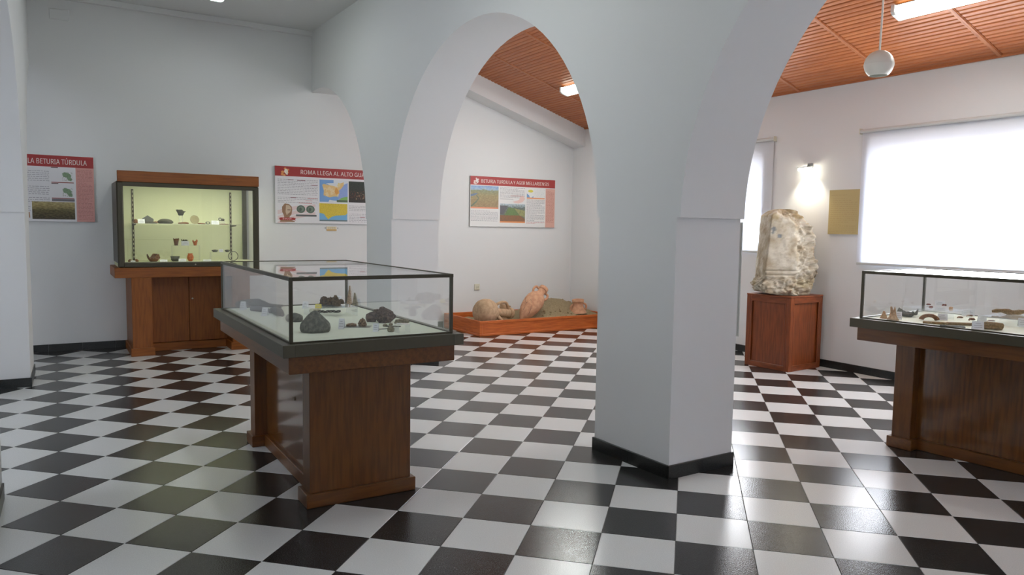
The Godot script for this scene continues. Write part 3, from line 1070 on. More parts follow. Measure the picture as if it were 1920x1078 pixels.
func build_posters() -> void:
	var rng := RandomNumberGenerator.new()
	rng.seed = 7
	var paper := Color(0.90, 0.89, 0.90)
	var ink := Color(0.56, 0.54, 0.57)
	var red := Color(0.62, 0.17, 0.165)
	var pink := Color(0.83, 0.60, 0.57)
	# sheet about the region, beside the left pillar (its left half is hidden)
	var im := blank(1024, 492, paper)
	im.fill_rect(Rect2i(0, 0, 1024, 84), red)
	im.fill_rect(Rect2i(905, 84, 119, 408), pink)
	text_lines(im, 914, 100, 1014, 480, 10, Color(0.68, 0.42, 0.41), rng)
	text_lines(im, 60, 118, 735, 200, 14, ink, rng)
	text_lines(im, 60, 232, 735, 350, 14, ink, rng)
	im.fill_rect(Rect2i(500, 212, 30, 5), Color(0.6, 0.25, 0.22))
	text_lines(im, 500, 382, 612, 425, 14, ink, rng)
	for k in 2:
		var oy := 120 + k * 118
		fill_poly(im, [[0, 12], [16, 0], [44, 8], [60, 24], [56, 40], [66, 52], [58, 66], [40, 62], [28, 40], [8, 36]], Color(0.50, 0.60, 0.48), 818, oy)
		blotch(im, Rect2i(818, oy, 66, 66), Color(0.42, 0.40, 0.33), 3 + k, 0.08, 0.15, 0.35)
		im.fill_rect(Rect2i(748, oy - 34, 44, 6), Color(0.35, 0.2, 0.2))
		im.fill_rect(Rect2i(748, oy + 76, 144, 6), Color(0.56, 0.28, 0.26))
	im.fill_rect(Rect2i(748, 322, 146, 18), Color(0.42, 0.40, 0.42))
	picture(im, Rect2i(622, 345, 272, 130), [[0.0, Color(0.66, 0.60, 0.42)], [0.25, Color(0.62, 0.55, 0.36)], [0.5, Color(0.38, 0.34, 0.20)], [1.0, Color(0.26, 0.22, 0.14)]], 9, 0.015, 0.16)
	for k in [[520, 448, 30, -0.5], [536, 450, 26, 0.9], [560, 430, 42, 1.5], [580, 430, 42, 1.6], [600, 432, 40, 1.5]]:
		for q in int(k[2]):
			im.fill_rect(Rect2i(int(k[0] + cos(k[3]) * q), int(k[1] - 8 + sin(k[3]) * q), 6, 4), Color(0.70, 0.50, 0.36))
	poster("red-headed information panel titled La Beturia Túrdula left of the lit cabinet", -3.41, -1.955, 1.388, 2.083, im, "LA BETURIA TÚRDULA", 0.862, 0.066, 0.052, 0.53)
	# sheet about Rome
	im = blank(1024, 490, paper)
	for k in 3:
		fill_poly(im, [[0, 60 + k * 40], [150, 20 + k * 30], [330, 0 + k * 24], [330, 26 + k * 24], [150, 52 + k * 30], [0, 96 + k * 40]], Color(0.89, 0.80, 0.80), 20, 320 + k * 10)
	im.fill_rect(Rect2i(0, 0, 1024, 84), red)
	emblem(im, 92, 46, 0.95, true)
	text_lines(im, 22, 112, 372, 250, 14, ink, rng)
	text_lines(im, 22, 266, 372, 316, 14, ink, rng)
	for k in [[112, 112, 48], [190, 114, 70], [316, 152, 56], [132, 266, 48]]:
		im.fill_rect(Rect2i(k[0], k[1], k[2], 5), Color(0.48, 0.24, 0.26))
	for k in [[280, 268, 90], [200, 312, 120], [262, 290, 60]]:
		im.fill_rect(Rect2i(k[0], k[1], k[2], 4), Color(0.80, 0.50, 0.50))
	# map of the peninsula
	im.fill_rect(Rect2i(388, 100, 258, 196), Color(0.46, 0.63, 0.84))
	picture(im, Rect2i(560, 100, 86, 196), [[0.0, Color(0.55, 0.66, 0.86)], [1.0, Color(0.58, 0.64, 0.85)]], 4, 0.02, 0.03)
	fill_poly(im, [[128, 0], [258, 0], [258, 20], [220, 40], [170, 62], [96, 50], [60, 30], [128, 26]], Color(0.86, 0.88, 0.90), 388, 100)
	fill_poly(im, [[24, 46], [40, 36], [60, 42], [120, 50], [168, 62], [190, 26], [222, 14], [222, 44], [196, 76], [176, 92], [184, 112], [160, 144], [126, 146], [104, 152], [90, 156], [66, 146], [36, 138], [40, 96], [30, 66]], Color(0.88, 0.74, 0.50), 388, 100)
	blotch(im, Rect2i(424, 140, 140, 110), Color(0.93, 0.86, 0.70), 5, 0.02, 0.1, 0.6)
	fill_poly(im, [[150, 62], [176, 92], [176, 116], [150, 130], [136, 100]], Color(0.85, 0.60, 0.28), 388, 100)
	fill_poly(im, [[172, 10], [196, 20], [186, 52], [160, 44]], Color(0.88, 0.80, 0.56), 388, 110)
	fill_poly(im, [[80, 196], [90, 176], [120, 180], [170, 184], [258, 196]], Color(0.87, 0.88, 0.88), 388, 100)
	fill_poly(im, [[160, 186], [200, 156], [258, 142], [258, 196], [160, 196]], Color(0.52, 0.72, 0.38), 388, 100)
	im.fill_rect(Rect2i(544, 276, 100, 18), Color(0.35, 0.42, 0.33))
	# a dark plain scene print in its place
	picture(im, Rect2i(656, 104, 350, 190), [[0.0, Color(0.13, 0.19, 0.14)], [0.45, Color(0.14, 0.16, 0.11)], [0.7, Color(0.20, 0.14, 0.10)], [1.0, Color(0.13, 0.10, 0.08)]], 12, 0.03, 0.12)
	blotch(im, Rect2i(656, 190, 350, 60), Color(0.50, 0.24, 0.15), 14, 0.05, 0.30, 0.7)
	blotch(im, Rect2i(720, 200, 200, 70), Color(0.66, 0.56, 0.44), 15, 0.045, 0.30, 0.7)
	# bust with a ribbon, two coins
	fill_poly(im, [[44, 0], [80, 4], [104, 26], [108, 56], [102, 92], [84, 118], [92, 140], [130, 152], [130, 160], [0, 160], [4, 148], [40, 128], [34, 100], [22, 76], [20, 30]], Color(0.60, 0.46, 0.36), 38, 320)
	fill_poly(im, [[50, 8], [80, 12], [96, 34], [92, 60], [74, 84], [56, 96], [46, 70]], Color(0.79, 0.70, 0.60), 42, 324)
	im.fill_rect(Rect2i(104, 372, 26, 6), Color(0.42, 0.28, 0.22))
	im.fill_rect(Rect2i(106, 408, 24, 5), Color(0.42, 0.28, 0.22))
	fill_poly(im, [[0, 6], [16, 0], [130, 0], [148, 6], [138, 14], [148, 24], [128, 22], [18, 22], [0, 26], [10, 16]], Color(0.66, 0.18, 0.18), 30, 442)
	text_lines(im, 62, 448, 140, 462, 8, Color(0.88, 0.76, 0.74), rng)
	for k in [222, 306]:
		disc(im, k, 366, 38, 34, Color(0.36, 0.42, 0.37))
		disc(im, k + 3, 364, 24, 22, Color(0.48, 0.54, 0.48))
		disc(im, k - 4, 368, 12, 16, Color(0.32, 0.37, 0.33))
	im.fill_rect(Rect2i(178, 414, 182, 16), Color(0.40, 0.40, 0.40))
	# regional map
	im.fill_rect(Rect2i(386, 310, 256, 158), Color(0.86, 0.76, 0.22))
	blotch(im, Rect2i(386, 310, 256, 128), Color(0.70, 0.58, 0.16), 16, 0.09, 0.22, 0.5)
	fill_poly(im, [[0, 84], [40, 92], [58, 116], [80, 140], [110, 118], [150, 106], [238, 100], [256, 84], [256, 146], [0, 146]], Color(0.45, 0.68, 0.84), 386, 310)
	im.fill_rect(Rect2i(386, 456, 256, 12), Color(0.42, 0.48, 0.50))
	text_lines(im, 660, 324, 1004, 384, 14, ink, rng)
	text_lines(im, 660, 398, 1004, 474, 14, ink, rng)
	im.fill_rect(Rect2i(760, 424, 50, 5), Color(0.55, 0.25, 0.27))
	im.fill_rect(Rect2i(880, 352, 90, 5), Color(0.62, 0.36, 0.38))
	poster("red-headed information panel titled Roma llega al alto Guadiato with two maps and a bust", -0.035, 1.415, 1.412, 2.106, im, "ROMA LLEGA AL ALTO GUADIATO", 0.315, 0.062, 0.052, 1.02)
	# sheet over the sandbox
	im = blank(1024, 490, Color(0.91, 0.905, 0.90))
	im.fill_rect(Rect2i(0, 0, 1024, 84), Color(0.68, 0.24, 0.23))
	emblem(im, 72, 46, 0.85, false)
	im.fill_rect(Rect2i(905, 90, 119, 400), Color(0.88, 0.69, 0.63))
	text_lines(im, 914, 118, 1012, 440, 9, Color(0.74, 0.49, 0.44), rng)
	picture(im, Rect2i(4, 92, 322, 208), [[0.0, Color(0.55, 0.68, 0.85)], [0.16, Color(0.68, 0.76, 0.84)], [0.2, Color(0.58, 0.60, 0.48)], [0.45, Color(0.66, 0.60, 0.44)], [1.0, Color(0.64, 0.54, 0.40)]], 21, 0.012, 0.09)
	fill_poly(im, [[0, 86], [60, 72], [84, 76], [40, 98], [0, 106]], Color(0.45, 0.52, 0.62), 4, 92)
	fill_poly(im, [[0, 198], [50, 160], [88, 124], [60, 96], [70, 92], [98, 122], [60, 170], [10, 208]], Color(0.45, 0.50, 0.42), 4, 92)
	im.fill_rect(Rect2i(4, 300, 322, 14), Color(0.90, 0.58, 0.44))
	text_lines(im, 10, 336, 322, 446, 12, ink, rng)
	text_lines(im, 344, 98, 642, 202, 12, ink, rng)
	im.fill_rect(Rect2i(470, 176, 170, 4), Color(0.75, 0.5, 0.48))
	im.fill_rect(Rect2i(344, 210, 160, 4), ink)
	fill_poly(im, [[0, 60], [40, 50], [76, 40], [90, 10], [130, 0], [150, 30], [120, 60], [70, 76], [24, 72]], Color(0.90, 0.78, 0.75), 498, 176)
	picture(im, Rect2i(346, 258, 304, 176), [[0.0, Color(0.78, 0.82, 0.86)], [0.14, Color(0.60, 0.66, 0.68)], [0.24, Color(0.42, 0.46, 0.44)], [0.34, Color(0.46, 0.50, 0.46)], [1.0, Color(0.50, 0.50, 0.42)]], 22, 0.02, 0.1)
	fill_poly(im, [[0, 20], [90, 20], [40, 110], [0, 110]], Color(0.42, 0.41, 0.44), 346, 258)
	fill_poly(im, [[104, 36], [170, 44], [238, 116], [56, 116]], Color(0.44, 0.54, 0.33), 346, 258)
	fill_poly(im, [[172, 44], [303, 66], [303, 130], [240, 116]], Color(0.62, 0.62, 0.42), 346, 258)
	fill_poly(im, [[0, 116], [240, 114], [303, 150], [303, 176], [0, 176]], Color(0.57, 0.40, 0.28), 346, 258)
	blotch(im, Rect2i(346, 258, 304, 176), Color(0.40, 0.38, 0.30), 23, 0.04, 0.2, 0.3)
	im.fill_rect(Rect2i(346, 434, 304, 14), Color(0.90, 0.58, 0.36))
	im.fill_rect(Rect2i(668, 96, 226, 92), Color(0.92, 0.92, 0.91))
	disc(im, 716, 122, 32, 14, Color(0.87, 0.82, 0.36))
	fill_poly(im, [[0, 0], [30, 20], [40, 44], [0, 44]], Color(0.48, 0.63, 0.80), 668, 146)
	fill_poly(im, [[0, 44], [26, 24], [30, 44]], Color(0.50, 0.64, 0.80), 724, 146)
	blotch(im, Rect2i(756, 98, 138, 90), Color(0.72, 0.74, 0.78), 24, 0.08, 0.32, 0.5)
	im.fill_rect(Rect2i(668, 188, 226, 12), Color(0.90, 0.60, 0.42))
	text_lines(im, 668, 210, 896, 436, 11, ink, rng)
	text_lines(im, 668, 440, 896, 462, 11, Color(0.76, 0.42, 0.42), rng)
	poster("red-headed information panel titled Beturia Turdula y ager Mellariensis above the sandbox", 2.662, 4.112, 1.408, 2.118, im, "BETURIA TURDULA Y AGER MELLARIENSIS", 0.175, 0.066, 0.048, 1.16)

# ------------------------------------------------------------------ free-standing display tables
func case_glass(o: Node, lo: Vector3, hi: Vector3) -> void:
	var t := 0.005
	part("glass_pane", box_mesh(Vector3(lo.x + 0.012, hi.y - 0.008, lo.z + 0.012), Vector3(hi.x - 0.012, hi.y - 0.003, hi.z - 0.012), 0.0), M.glass, o)
	part("glass_pane", box_mesh(Vector3(lo.x + 0.004, lo.y, lo.z + 0.014), Vector3(lo.x + 0.004 + t, hi.y - 0.014, hi.z - 0.014), 0.0), M.glass, o)
	part("glass_pane", box_mesh(Vector3(hi.x - 0.004 - t, lo.y, lo.z + 0.014), Vector3(hi.x - 0.004, hi.y - 0.014, hi.z - 0.014), 0.0), M.glass, o)
	part("glass_pane", box_mesh(Vector3(lo.x + 0.014, lo.y, lo.z + 0.004), Vector3(hi.x - 0.014, hi.y - 0.014, lo.z + 0.004 + t), 0.0), M.glass, o)
	part("glass_pane", box_mesh(Vector3(lo.x + 0.014, lo.y, hi.z - 0.004 - t), Vector3(hi.x - 0.014, hi.y - 0.014, hi.z - 0.004), 0.0), M.glass, o)
	for x in [lo.x, hi.x - 0.016]:
		for z in [lo.z, hi.z - 0.016]:
			part("corner_post", box_mesh(Vector3(x, lo.y, z), Vector3(x + 0.016, hi.y - 0.016, z + 0.016), 0.0015), M.bronze_rail, o)
	for x in [lo.x + 0.001, hi.x - 0.012]:
		part("bottom_rail", box_mesh(Vector3(x, lo.y, lo.z + 0.016), Vector3(x + 0.011, lo.y + 0.007, hi.z - 0.016), 0.001), M.bronze_rail, o)
	for z in [lo.z + 0.001, hi.z - 0.012]:
		part("bottom_rail", box_mesh(Vector3(lo.x + 0.016, lo.y, z), Vector3(hi.x - 0.016, lo.y + 0.007, z + 0.011), 0.001), M.bronze_rail, o)
	for x in [lo.x - 0.001, hi.x - 0.015]:
		part("top_rail", box_mesh(Vector3(x, hi.y - 0.018, lo.z), Vector3(x + 0.016, hi.y, hi.z), 0.0015), M.bronze_rail, o)
	for z in [lo.z - 0.001, hi.z - 0.015]:
		part("top_rail", box_mesh(Vector3(lo.x + 0.0155, hi.y - 0.018, z), Vector3(hi.x - 0.0155, hi.y, z + 0.016), 0.0015), M.bronze_rail, o)

func display_table(label: String, at: Vector3, turn: float, dx: float, zf: float) -> Node3D:
	# own axes: x across (0.92 m), z along (1.64 m), origin on the floor at the middle
	var o := thing("display_table", label, "display table", at, turn)
	var hx := 0.268
	for s in [-1.0, 1.0]:
		var za := 0.50 if s > 0 else -0.675
		var zb := 0.62 if s > 0 else -0.555
		var leg := part("leg", box_mesh(Vector3(dx - hx, 0.0, za), Vector3(dx + hx, 0.706, zb), 0.003), M.table_wood_upright, o)
		# plinth wraps the foot of the leg
		part("plinth", box_mesh(Vector3(dx - hx - 0.022, 0.0, za - 0.02), Vector3(dx + hx + 0.022, 0.07, zb + 0.02), 0.003), M.table_wood_along_x, leg)
	for s in [-1.0, 1.0]:
		var xa := dx + minf(s * 0.17, s * 0.195)
		var p := part("side_panel", box_mesh(Vector3(xa, 0.07, -0.556), Vector3(xa + 0.025, 0.706, 0.501), 0.001), M.panel_wood_gloss, o)
		part("kick_board", box_mesh(Vector3(dx + minf(s * 0.15, s * 0.215), 0.0, -0.536), Vector3(dx + maxf(s * 0.15, s * 0.215), 0.07, 0.481), 0.003), M.table_wood_along_z, o)
		var lk := MB.new()
		lk.tube([Vector3(dx + s * 0.194, 0.43, 0.09), Vector3(dx + s * 0.199, 0.43, 0.09)], [0.011], 14)
		part("lock", lk.mesh(), M.bronze_rail, p)
	part("apron", box_mesh(Vector3(-0.425, 0.705, zf + 0.035), Vector3(0.425, 0.791, 0.785), 0.003), M.table_wood_along_z, o)
	# case base as a frame with the display floor let into it
	var mb := MB.new()
	mb.box(Vector3(-0.46, 0.79, zf), Vector3(-0.405, 0.847, 0.82), 0.002)
	mb.box(Vector3(0.405, 0.79, zf), Vector3(0.46, 0.847, 0.82), 0.002)
	mb.box(Vector3(-0.405, 0.79, zf), Vector3(0.405, 0.847, zf + 0.058), 0.002)
	mb.box(Vector3(-0.405, 0.79, 0.762), Vector3(0.405, 0.847, 0.82), 0.002)
	part("case_base", mb.mesh(), M.bronze_frame, o)
	part("display_floor", box_mesh(Vector3(-0.405, 0.79, zf + 0.058), Vector3(0.405, 0.848, 0.762), 0.0), M.felt_cream, o)
	case_glass(o, Vector3(-0.418, 0.847, zf + 0.042), Vector3(0.418, 1.153, 0.778))
	return o

const DECK := 0.848   # height of the display floors
func build_tables() -> void:
	display_table("long glass-topped display table with dark rocks and a rounded grey stone", Vector3(-1.02, 0, -1.81), 0.0, -0.015, -0.89)
	display_table("glass-topped display table under the window with small clay cones and pale cards", Vector3(2.545, 0, 0.26), 0.075, 0.085, -0.845)

# ------------------------------------------------------------------ wall cabinet
const CAB_FLOOR := 0.972
const CAB_SHELF := 1.384
func build_wall_cabinet() -> void:
	var o := thing("wall_cabinet", "lit glazed wall cabinet on a brown wooden stand full of pottery", "cabinet", Vector3(-1.085, 0, -6.55))
	var zf := 0.35     # front
	var zk := -0.355   # back
	for s in [-1.0, 1.0]:
		var xa := -0.59 if s < 0 else 0.40
		var xb := -0.40 if s < 0 else 0.59
		var leg := part("leg", box_mesh(Vector3(xa, 0, zk), Vector3(xb, 0.82, zf), 0.003), M.cabinet_wood_upright, o)
		part("plinth", box_mesh(Vector3(xa - 0.018, 0, zk + 0.02), Vector3(xb + 0.018, 0.085, zf + 0.02), 0.003), M.cabinet_wood_along_x, leg)
	part("back_board", box_mesh(Vector3(-0.40, 0.085, 0.02), Vector3(0.40, 0.82, 0.04), 0.0), M.cabinet_wood_upright, o)
	for s in [-1.0, 1.0]:
		var d := part("door", box_mesh(Vector3(minf(s * 0.003, s * 0.397), 0.09, 0.041), Vector3(maxf(s * 0.003, s * 0.397), 0.815, 0.06), 0.002), M.cabinet_wood_upright, o)
		if s > 0:
			var kn := MB.new()
			kn.tube([Vector3(0.035, 0.56, 0.06), Vector3(0.035, 0.56, 0.072)], [0.009], 12)
			part("lock", kn.mesh(), M.lock_metal, d)
	part("kick_board", box_mesh(Vector3(-0.38, 0, 0.03), Vector3(0.38, 0.085, 0.09), 0.003), M.cabinet_wood_along_x, o)
	part("ledge", box_mesh(Vector3(-0.74, 0.82, zk), Vector3(0.74, 0.925, zf), 0.003), M.cabinet_wood_along_x, o)
	part("cornice", box_mesh(Vector3(-0.695, 1.806, zf - 0.03), Vector3(0.70, 1.918, zf + 0.004), 0.003), M.cabinet_wood_along_x, o)
	part("case_top", box_mesh(Vector3(-0.70, 1.8005, zk), Vector3(0.695, 1.812, zf - 0.03), 0.0), M.bronze_frame, o)
	# dark metal case: front frame, posts, lining, glass
	var x0 := -0.705
	var x1 := 0.70
	var mb := MB.new()
	mb.box(Vector3(x0, 0.925, zf - 0.05), Vector3(x0 + 0.062, 1.806, zf), 0.012)
	mb.box(Vector3(x1 - 0.062, 0.925, zf - 0.05), Vector3(x1, 1.806, zf), 0.012)
	mb.box(Vector3(x0 + 0.05, 0.925, zf - 0.05), Vector3(x1 - 0.05, 0.982, zf), 0.008)
	mb.box(Vector3(x0 + 0.05, 1.762, zf - 0.05), Vector3(x1 - 0.05, 1.806, zf - 0.002), 0.004)
	part("front_frame", mb.mesh(), M.bronze_frame, o)
	part("case_floor", box_mesh(Vector3(x0 + 0.01, 0.926, zk), Vector3(x1 - 0.01, CAB_FLOOR, zf - 0.05), 0.0), M.cabinet_lining, o)
	part("case_back", box_mesh(Vector3(x0 + 0.01, CAB_FLOOR, zk), Vector3(x1 - 0.02, 1.806, zk + 0.03), 0.0), M.cabinet_lining, o)
	part("case_side", box_mesh(Vector3(x0, CAB_FLOOR, zk + 0.03), Vector3(x0 + 0.02, 1.806, zf - 0.05), 0.0), M.bronze_frame, o)
	part("rear_post", box_mesh(Vector3(x1 - 0.045, CAB_FLOOR, zk + 0.03), Vector3(x1, 1.806, zk + 0.075), 0.002), M.bronze_frame, o)
	part("side_pane", box_mesh(Vector3(x1 - 0.012, CAB_FLOOR, zk + 0.075), Vector3(x1 - 0.007, 1.80, zf - 0.05), 0.0), M.glass, o)
	part("front_pane", box_mesh(Vector3(x0 + 0.055, 0.975, zf - 0.030), Vector3(x1 - 0.055, 1.77, zf - 0.025), 0.0), M.glass, o)
	var lk := MB.new()
	lk.tube([Vector3(0.03, 0.952, zf - 0.002), Vector3(0.03, 0.952, zf + 0.004)], [0.008], 12)
	part("lock", lk.mesh(), M.lock_metal, o)
	# slotted rails with brackets and the glass shelf
	for x in [-0.505, 0.525]:
		var r := part("slotted_rail", box_mesh(Vector3(x - 0.010, CAB_FLOOR, zk + 0.03), Vector3(x + 0.010, 1.76, zk + 0.042), 0.001), M.rail_steel, o)
		for k in 16:
			part("slot", box_mesh(Vector3(x - 0.003, 1.0 + k * 0.048, zk + 0.0415), Vector3(x + 0.003, 1.022 + k * 0.048, zk + 0.0428), 0.0), M.cabinet_lining, r)
		var br := MB.new()
		br.prism(PackedVector2Array([Vector2(0, -0.05), Vector2(0, 0), Vector2(0.30, 0), Vector2(0.31, 0.008), Vector2(0.30, -0.012), Vector2(0.05, -0.02)]), Vector3(x - 0.0015, CAB_SHELF - 0.0065, zk + 0.042), Vector3(0, 0, 1), Vector3.UP, Vector3(0.003, 0, 0))
		part("bracket", br.mesh(), M.rail_steel, o)
	part("glass_shelf", box_mesh(Vector3(-0.55, CAB_SHELF - 0.006, zk + 0.05), Vector3(0.57, CAB_SHELF, 0.14), 0.0), M.acrylic, o)
	# lamp box behind the head of the frame
	part("lamp_tube", box_mesh(Vector3(-0.60, 1.772, 0.20), Vector3(0.60, 1.80, 0.23), 0.008), M.case_tube_glow, o)
	area_light("case_light", Vector3(0, 1.768, 0.215), Vector3(0, -1, -0.25), Vector2(1.2, 0.03), Color(0.98, 0.99, 0.87), 0.55, o)

# ------------------------------------------------------------------ sandbox and amphorae
func build_sandbox() -> void:
	var x0 := 2.27
	var x1 := 4.40
	var z0 := ZB + 0.015
	var z1 := -5.87
	var h := 0.195
	var o := thing("wooden_tray", "low wooden tray of sand holding amphorae on the floor below a panel", "tray", Vector3(x0, 0, z1))
	var lx := x1 - x0
	var lz := z0 - z1
	var t := 0.028
	part("front_board", box_mesh(Vector3(0, 0, -t), Vector3(lx, h, 0), 0.003), M.box_wood, o)
	part("back_board", box_mesh(Vector3(0, 0, lz), Vector3(lx, h, lz + t), 0.003), M.box_wood, o)
	part("side_board", box_mesh(Vector3(0, 0, lz + t), Vector3(t, h, -t), 0.003), M.box_wood, o)
	part("side_board", box_mesh(Vector3(lx - t, 0, lz + t), Vector3(lx, h, -t), 0.003), M.box_wood, o)
	part("tray_floor", box_mesh(Vector3(t, 0.0, lz + t), Vector3(lx - t, 0.02, -t), 0.0), M.box_wood, o)
	for y in [[0.0, 0.03], [h - 0.032, h + 0.004]]:
		part("molding", box_mesh(Vector3(-0.012, y[0], -0.001), Vector3(lx, y[1], 0.012), 0.004), M.box_wood, o)
		part("molding", box_mesh(Vector3(-0.012, y[0], lz + t), Vector3(0.0, y[1], -0.001), 0.004), M.box_wood, o)
	part("molding", box_mesh(Vector3(-0.012, 0.03, -0.03), Vector3(0.03, h - 0.032, 0.011), 0.003), M.box_wood, o)
	# sand with a mound against the corner
	var nx := 90
	var nz := 44
	var fn := FastNoiseLite.new()
	fn.seed = 5
	fn.frequency = 6.0
	fn.fractal_octaves = 4
	var vs := PackedVector3Array()
	var ix := PackedInt32Array()
	for j in nz + 1:
		for i in nx + 1:
			var x := lerpf(x0 + t + 0.002, x1 - t - 0.002, float(i) / nx)
			var z := lerpf(z0 + t + 0.002, z1 - t - 0.002, float(j) / nz)
			vs.append(Vector3(x, sand_y(x, z) + fn.get_noise_2d(x, z) * 0.02, z))
	for j in nz:
		for i in nx:
			var a := j * (nx + 1) + i
			ix.append_array([a, a + 1, a + nx + 1, a + 1, a + nx + 2, a + nx + 1])
	# skirt down to the tray floor
	var rim := []
	for i in nx + 1:
		rim.append(nz * (nx + 1) + i)
	for r in rim:
		vs.append(Vector3(vs[r].x, 0.021, vs[r].z))
	var base := vs.size() - rim.size()
	for k in rim.size() - 1:
		ix.append_array([rim[k], rim[k + 1], base + k, rim[k + 1], base + k + 1, base + k])
	var s := single("sand", smooth_mesh(vs, ix), M.sand, "heap of brown sand filling the wooden tray", "sand", Vector3.ZERO)
	s.set_meta("kind", "stuff")
	# clods on the heap
	var rng := RandomNumberGenerator.new()
	rng.seed = 4
	var clods := MB.new()
	for k in 60:
		var x := rng.randf_range(3.3, 4.3)
		var z := rng.randf_range(-6.7, -6.0)
		var r := rng.randf_range(0.006, 0.016)
		clods.box(Vector3(x - r, sand_y(x, z) - r * 0.3, z - r), Vector3(x + r * 0.8, sand_y(x, z) + r * 1.2, z + r * 0.9), r * 0.5)
	part("clods", clods.mesh(), M.sand, s).set_meta("kind", "stuff")
	# amphora lying along the front board: round belly, neck to the right
	var a := thing("amphora", "broken round-bellied amphora lying on its side with its neck along the front board", "amphora", Vector3(2.465, 0.0, -6.085))
	a.position.y = sand_y(2.465, -6.085) + 0.16
	a.rotation = Vector3(0, 0.18, -0.10)
	var belly := [Vector2(0.0, -0.15), Vector2(0.06, -0.148), Vector2(0.115, -0.125), Vector2(0.155, -0.08), Vector2(0.175, -0.02), Vector2(0.175, 0.04), Vector2(0.155, 0.095), Vector2(0.115, 0.14), Vector2(0.075, 0.165), Vector2(0.062, 0.20), Vector2(0.060, 0.33), Vector2(0.062, 0.41)]
	amphora_body(a, belly, 0.078, 0.41, M.terracotta_grey, Vector3(0.0, 0.0, -PI / 2))
	handle(a, [Vector3(0.12, 0.10, 0.05), Vector3(0.22, 0.14, 0.045), Vector3(0.33, 0.135, 0.03), Vector3(0.39, 0.055, 0.01)], 0.020, M.terracotta_grey)
	handle(a, [Vector3(0.10, -0.04, 0.145), Vector3(0.14, -0.09, 0.17), Vector3(0.17, -0.13, 0.14)], 0.026, M.terracotta_grey)
	# spindle amphora leaning on the heap
	var b := thing("amphora", "long pinkish amphora leaning on the sand heap with its mouth up", "amphora", Vector3(3.02, 0.0, -6.08))
	b.position.y = sand_y(3.02, -6.08) + 0.03
	var axis := (CAM_X * 0.30 + Vector3.UP * 0.37 - Vector3(CAM_Z.x, 0, CAM_Z.z).normalized() * 0.30).normalized()
	var side := axis.cross(Vector3(CAM_Z.x, 0, CAM_Z.z)).normalized()
	b.basis = Basis(side, axis, side.cross(axis))
	var spindle := [Vector2(0.0, -0.02), Vector2(0.016, -0.015), Vector2(0.024, 0.01), Vector2(0.045, 0.035), Vector2(0.082, 0.09), Vector2(0.112, 0.16), Vector2(0.130, 0.24), Vector2(0.136, 0.31), Vector2(0.130, 0.38), Vector2(0.108, 0.44), Vector2(0.072, 0.475), Vector2(0.055, 0.50), Vector2(0.052, 0.53), Vector2(0.055, 0.56)]
	amphora_body(b, spindle, 0.068, 0.56, M.terracotta, Vector3.ZERO)
	for sx in [-1.0, 1.0]:
		handle(b, [Vector3(sx * 0.095, 0.45, 0), Vector3(sx * 0.115, 0.50, 0), Vector3(sx * 0.10, 0.55, 0), Vector3(sx * 0.055, 0.548, 0)], 0.016, M.terracotta)
	var cr := MB.new()
	for path in [[[-0.4, 0.10], [-0.1, 0.16], [0.25, 0.25], [0.5, 0.27], [0.75, 0.20], [0.7, 0.12], [0.9, 0.07]], [[0.75, 0.20], [1.1, 0.24], [1.3, 0.30]]]:
		var pts := []
		for q in path:
			var r := profile_at(spindle, q[1]) + 0.0005
			pts.append(Vector3(-sin(q[0]) * r, q[1], cos(q[0]) * r))
		cr.tube(pts, [0.0022], 5)
	part("crack", cr.mesh(), M.pottery_dark, b)
	# loose necks
	var c := thing("amphora_neck", "broken amphora neck with a wide rim behind the round-bellied amphora", "amphora", Vector3(2.93, 0.0, -6.42))
	c.position.y = sand_y(2.93, -6.42) - 0.015
	c.rotation = Vector3(0.12, 0.3, -0.16)
	amphora_body(c, [Vector2(0.075, 0.0), Vector2(0.06, 0.03), Vector2(0.055, 0.09), Vector2(0.062, 0.14), Vector2(0.072, 0.165)], 0.08, 0.165, M.terracotta_grey, Vector3.ZERO)
	handle(c, [Vector3(0.055, 0.155, 0), Vector3(0.088, 0.12, 0), Vector3(0.085, 0.05, 0), Vector3(0.07, 0.01, 0)], 0.013, M.terracotta_grey)
	var d := thing("amphora_neck", "amphora neck with one ring handle standing on the slope of the sand heap", "amphora", Vector3(4.02, 0.0, -6.13))
	d.position.y = sand_y(4.02, -6.13) - 0.012
	d.scale = Vector3.ONE * 1.18
	d.rotation = Vector3(0.04, -0.5, 0.04)
	d.scale = Vector3.ONE * 1.18
	amphora_body(d, [Vector2(0.105, 0.0), Vector2(0.085, 0.03), Vector2(0.066, 0.075), Vector2(0.06, 0.11), Vector2(0.062, 0.125)], 0.074, 0.128, M.terracotta, Vector3.ZERO, 0.032)
	handle(d, [Vector3(0.06, 0.115, 0), Vector3(0.095, 0.095, 0), Vector3(0.098, 0.055, 0), Vector3(0.08, 0.03, 0)], 0.012, M.terracotta)
	handle(d, [Vector3(-0.06, 0.10, 0), Vector3(-0.088, 0.07, 0), Vector3(-0.088, 0.03, 0)], 0.012, M.terracotta)

func profile_at(profile: Array, h: float) -> float:
	for k in profile.size() - 1:
		if h >= profile[k].y and h <= profile[k + 1].y:
			return lerpf(profile[k].x, profile[k + 1].x, (h - profile[k].y) / (profile[k + 1].y - profile[k].y))
	return 0.1

func sand_y(x: float, z: float) -> float:
	var m := 0.235 * exp(-pow((x - 3.92) / 0.50, 2.0) - pow((z + 6.58) / 0.46, 2.0))
	var m2 := 0.05 * exp(-pow((x - 3.45) / 0.3, 2.0) - pow((z + 6.3) / 0.3, 2.0))
	return 0.125 + m + m2

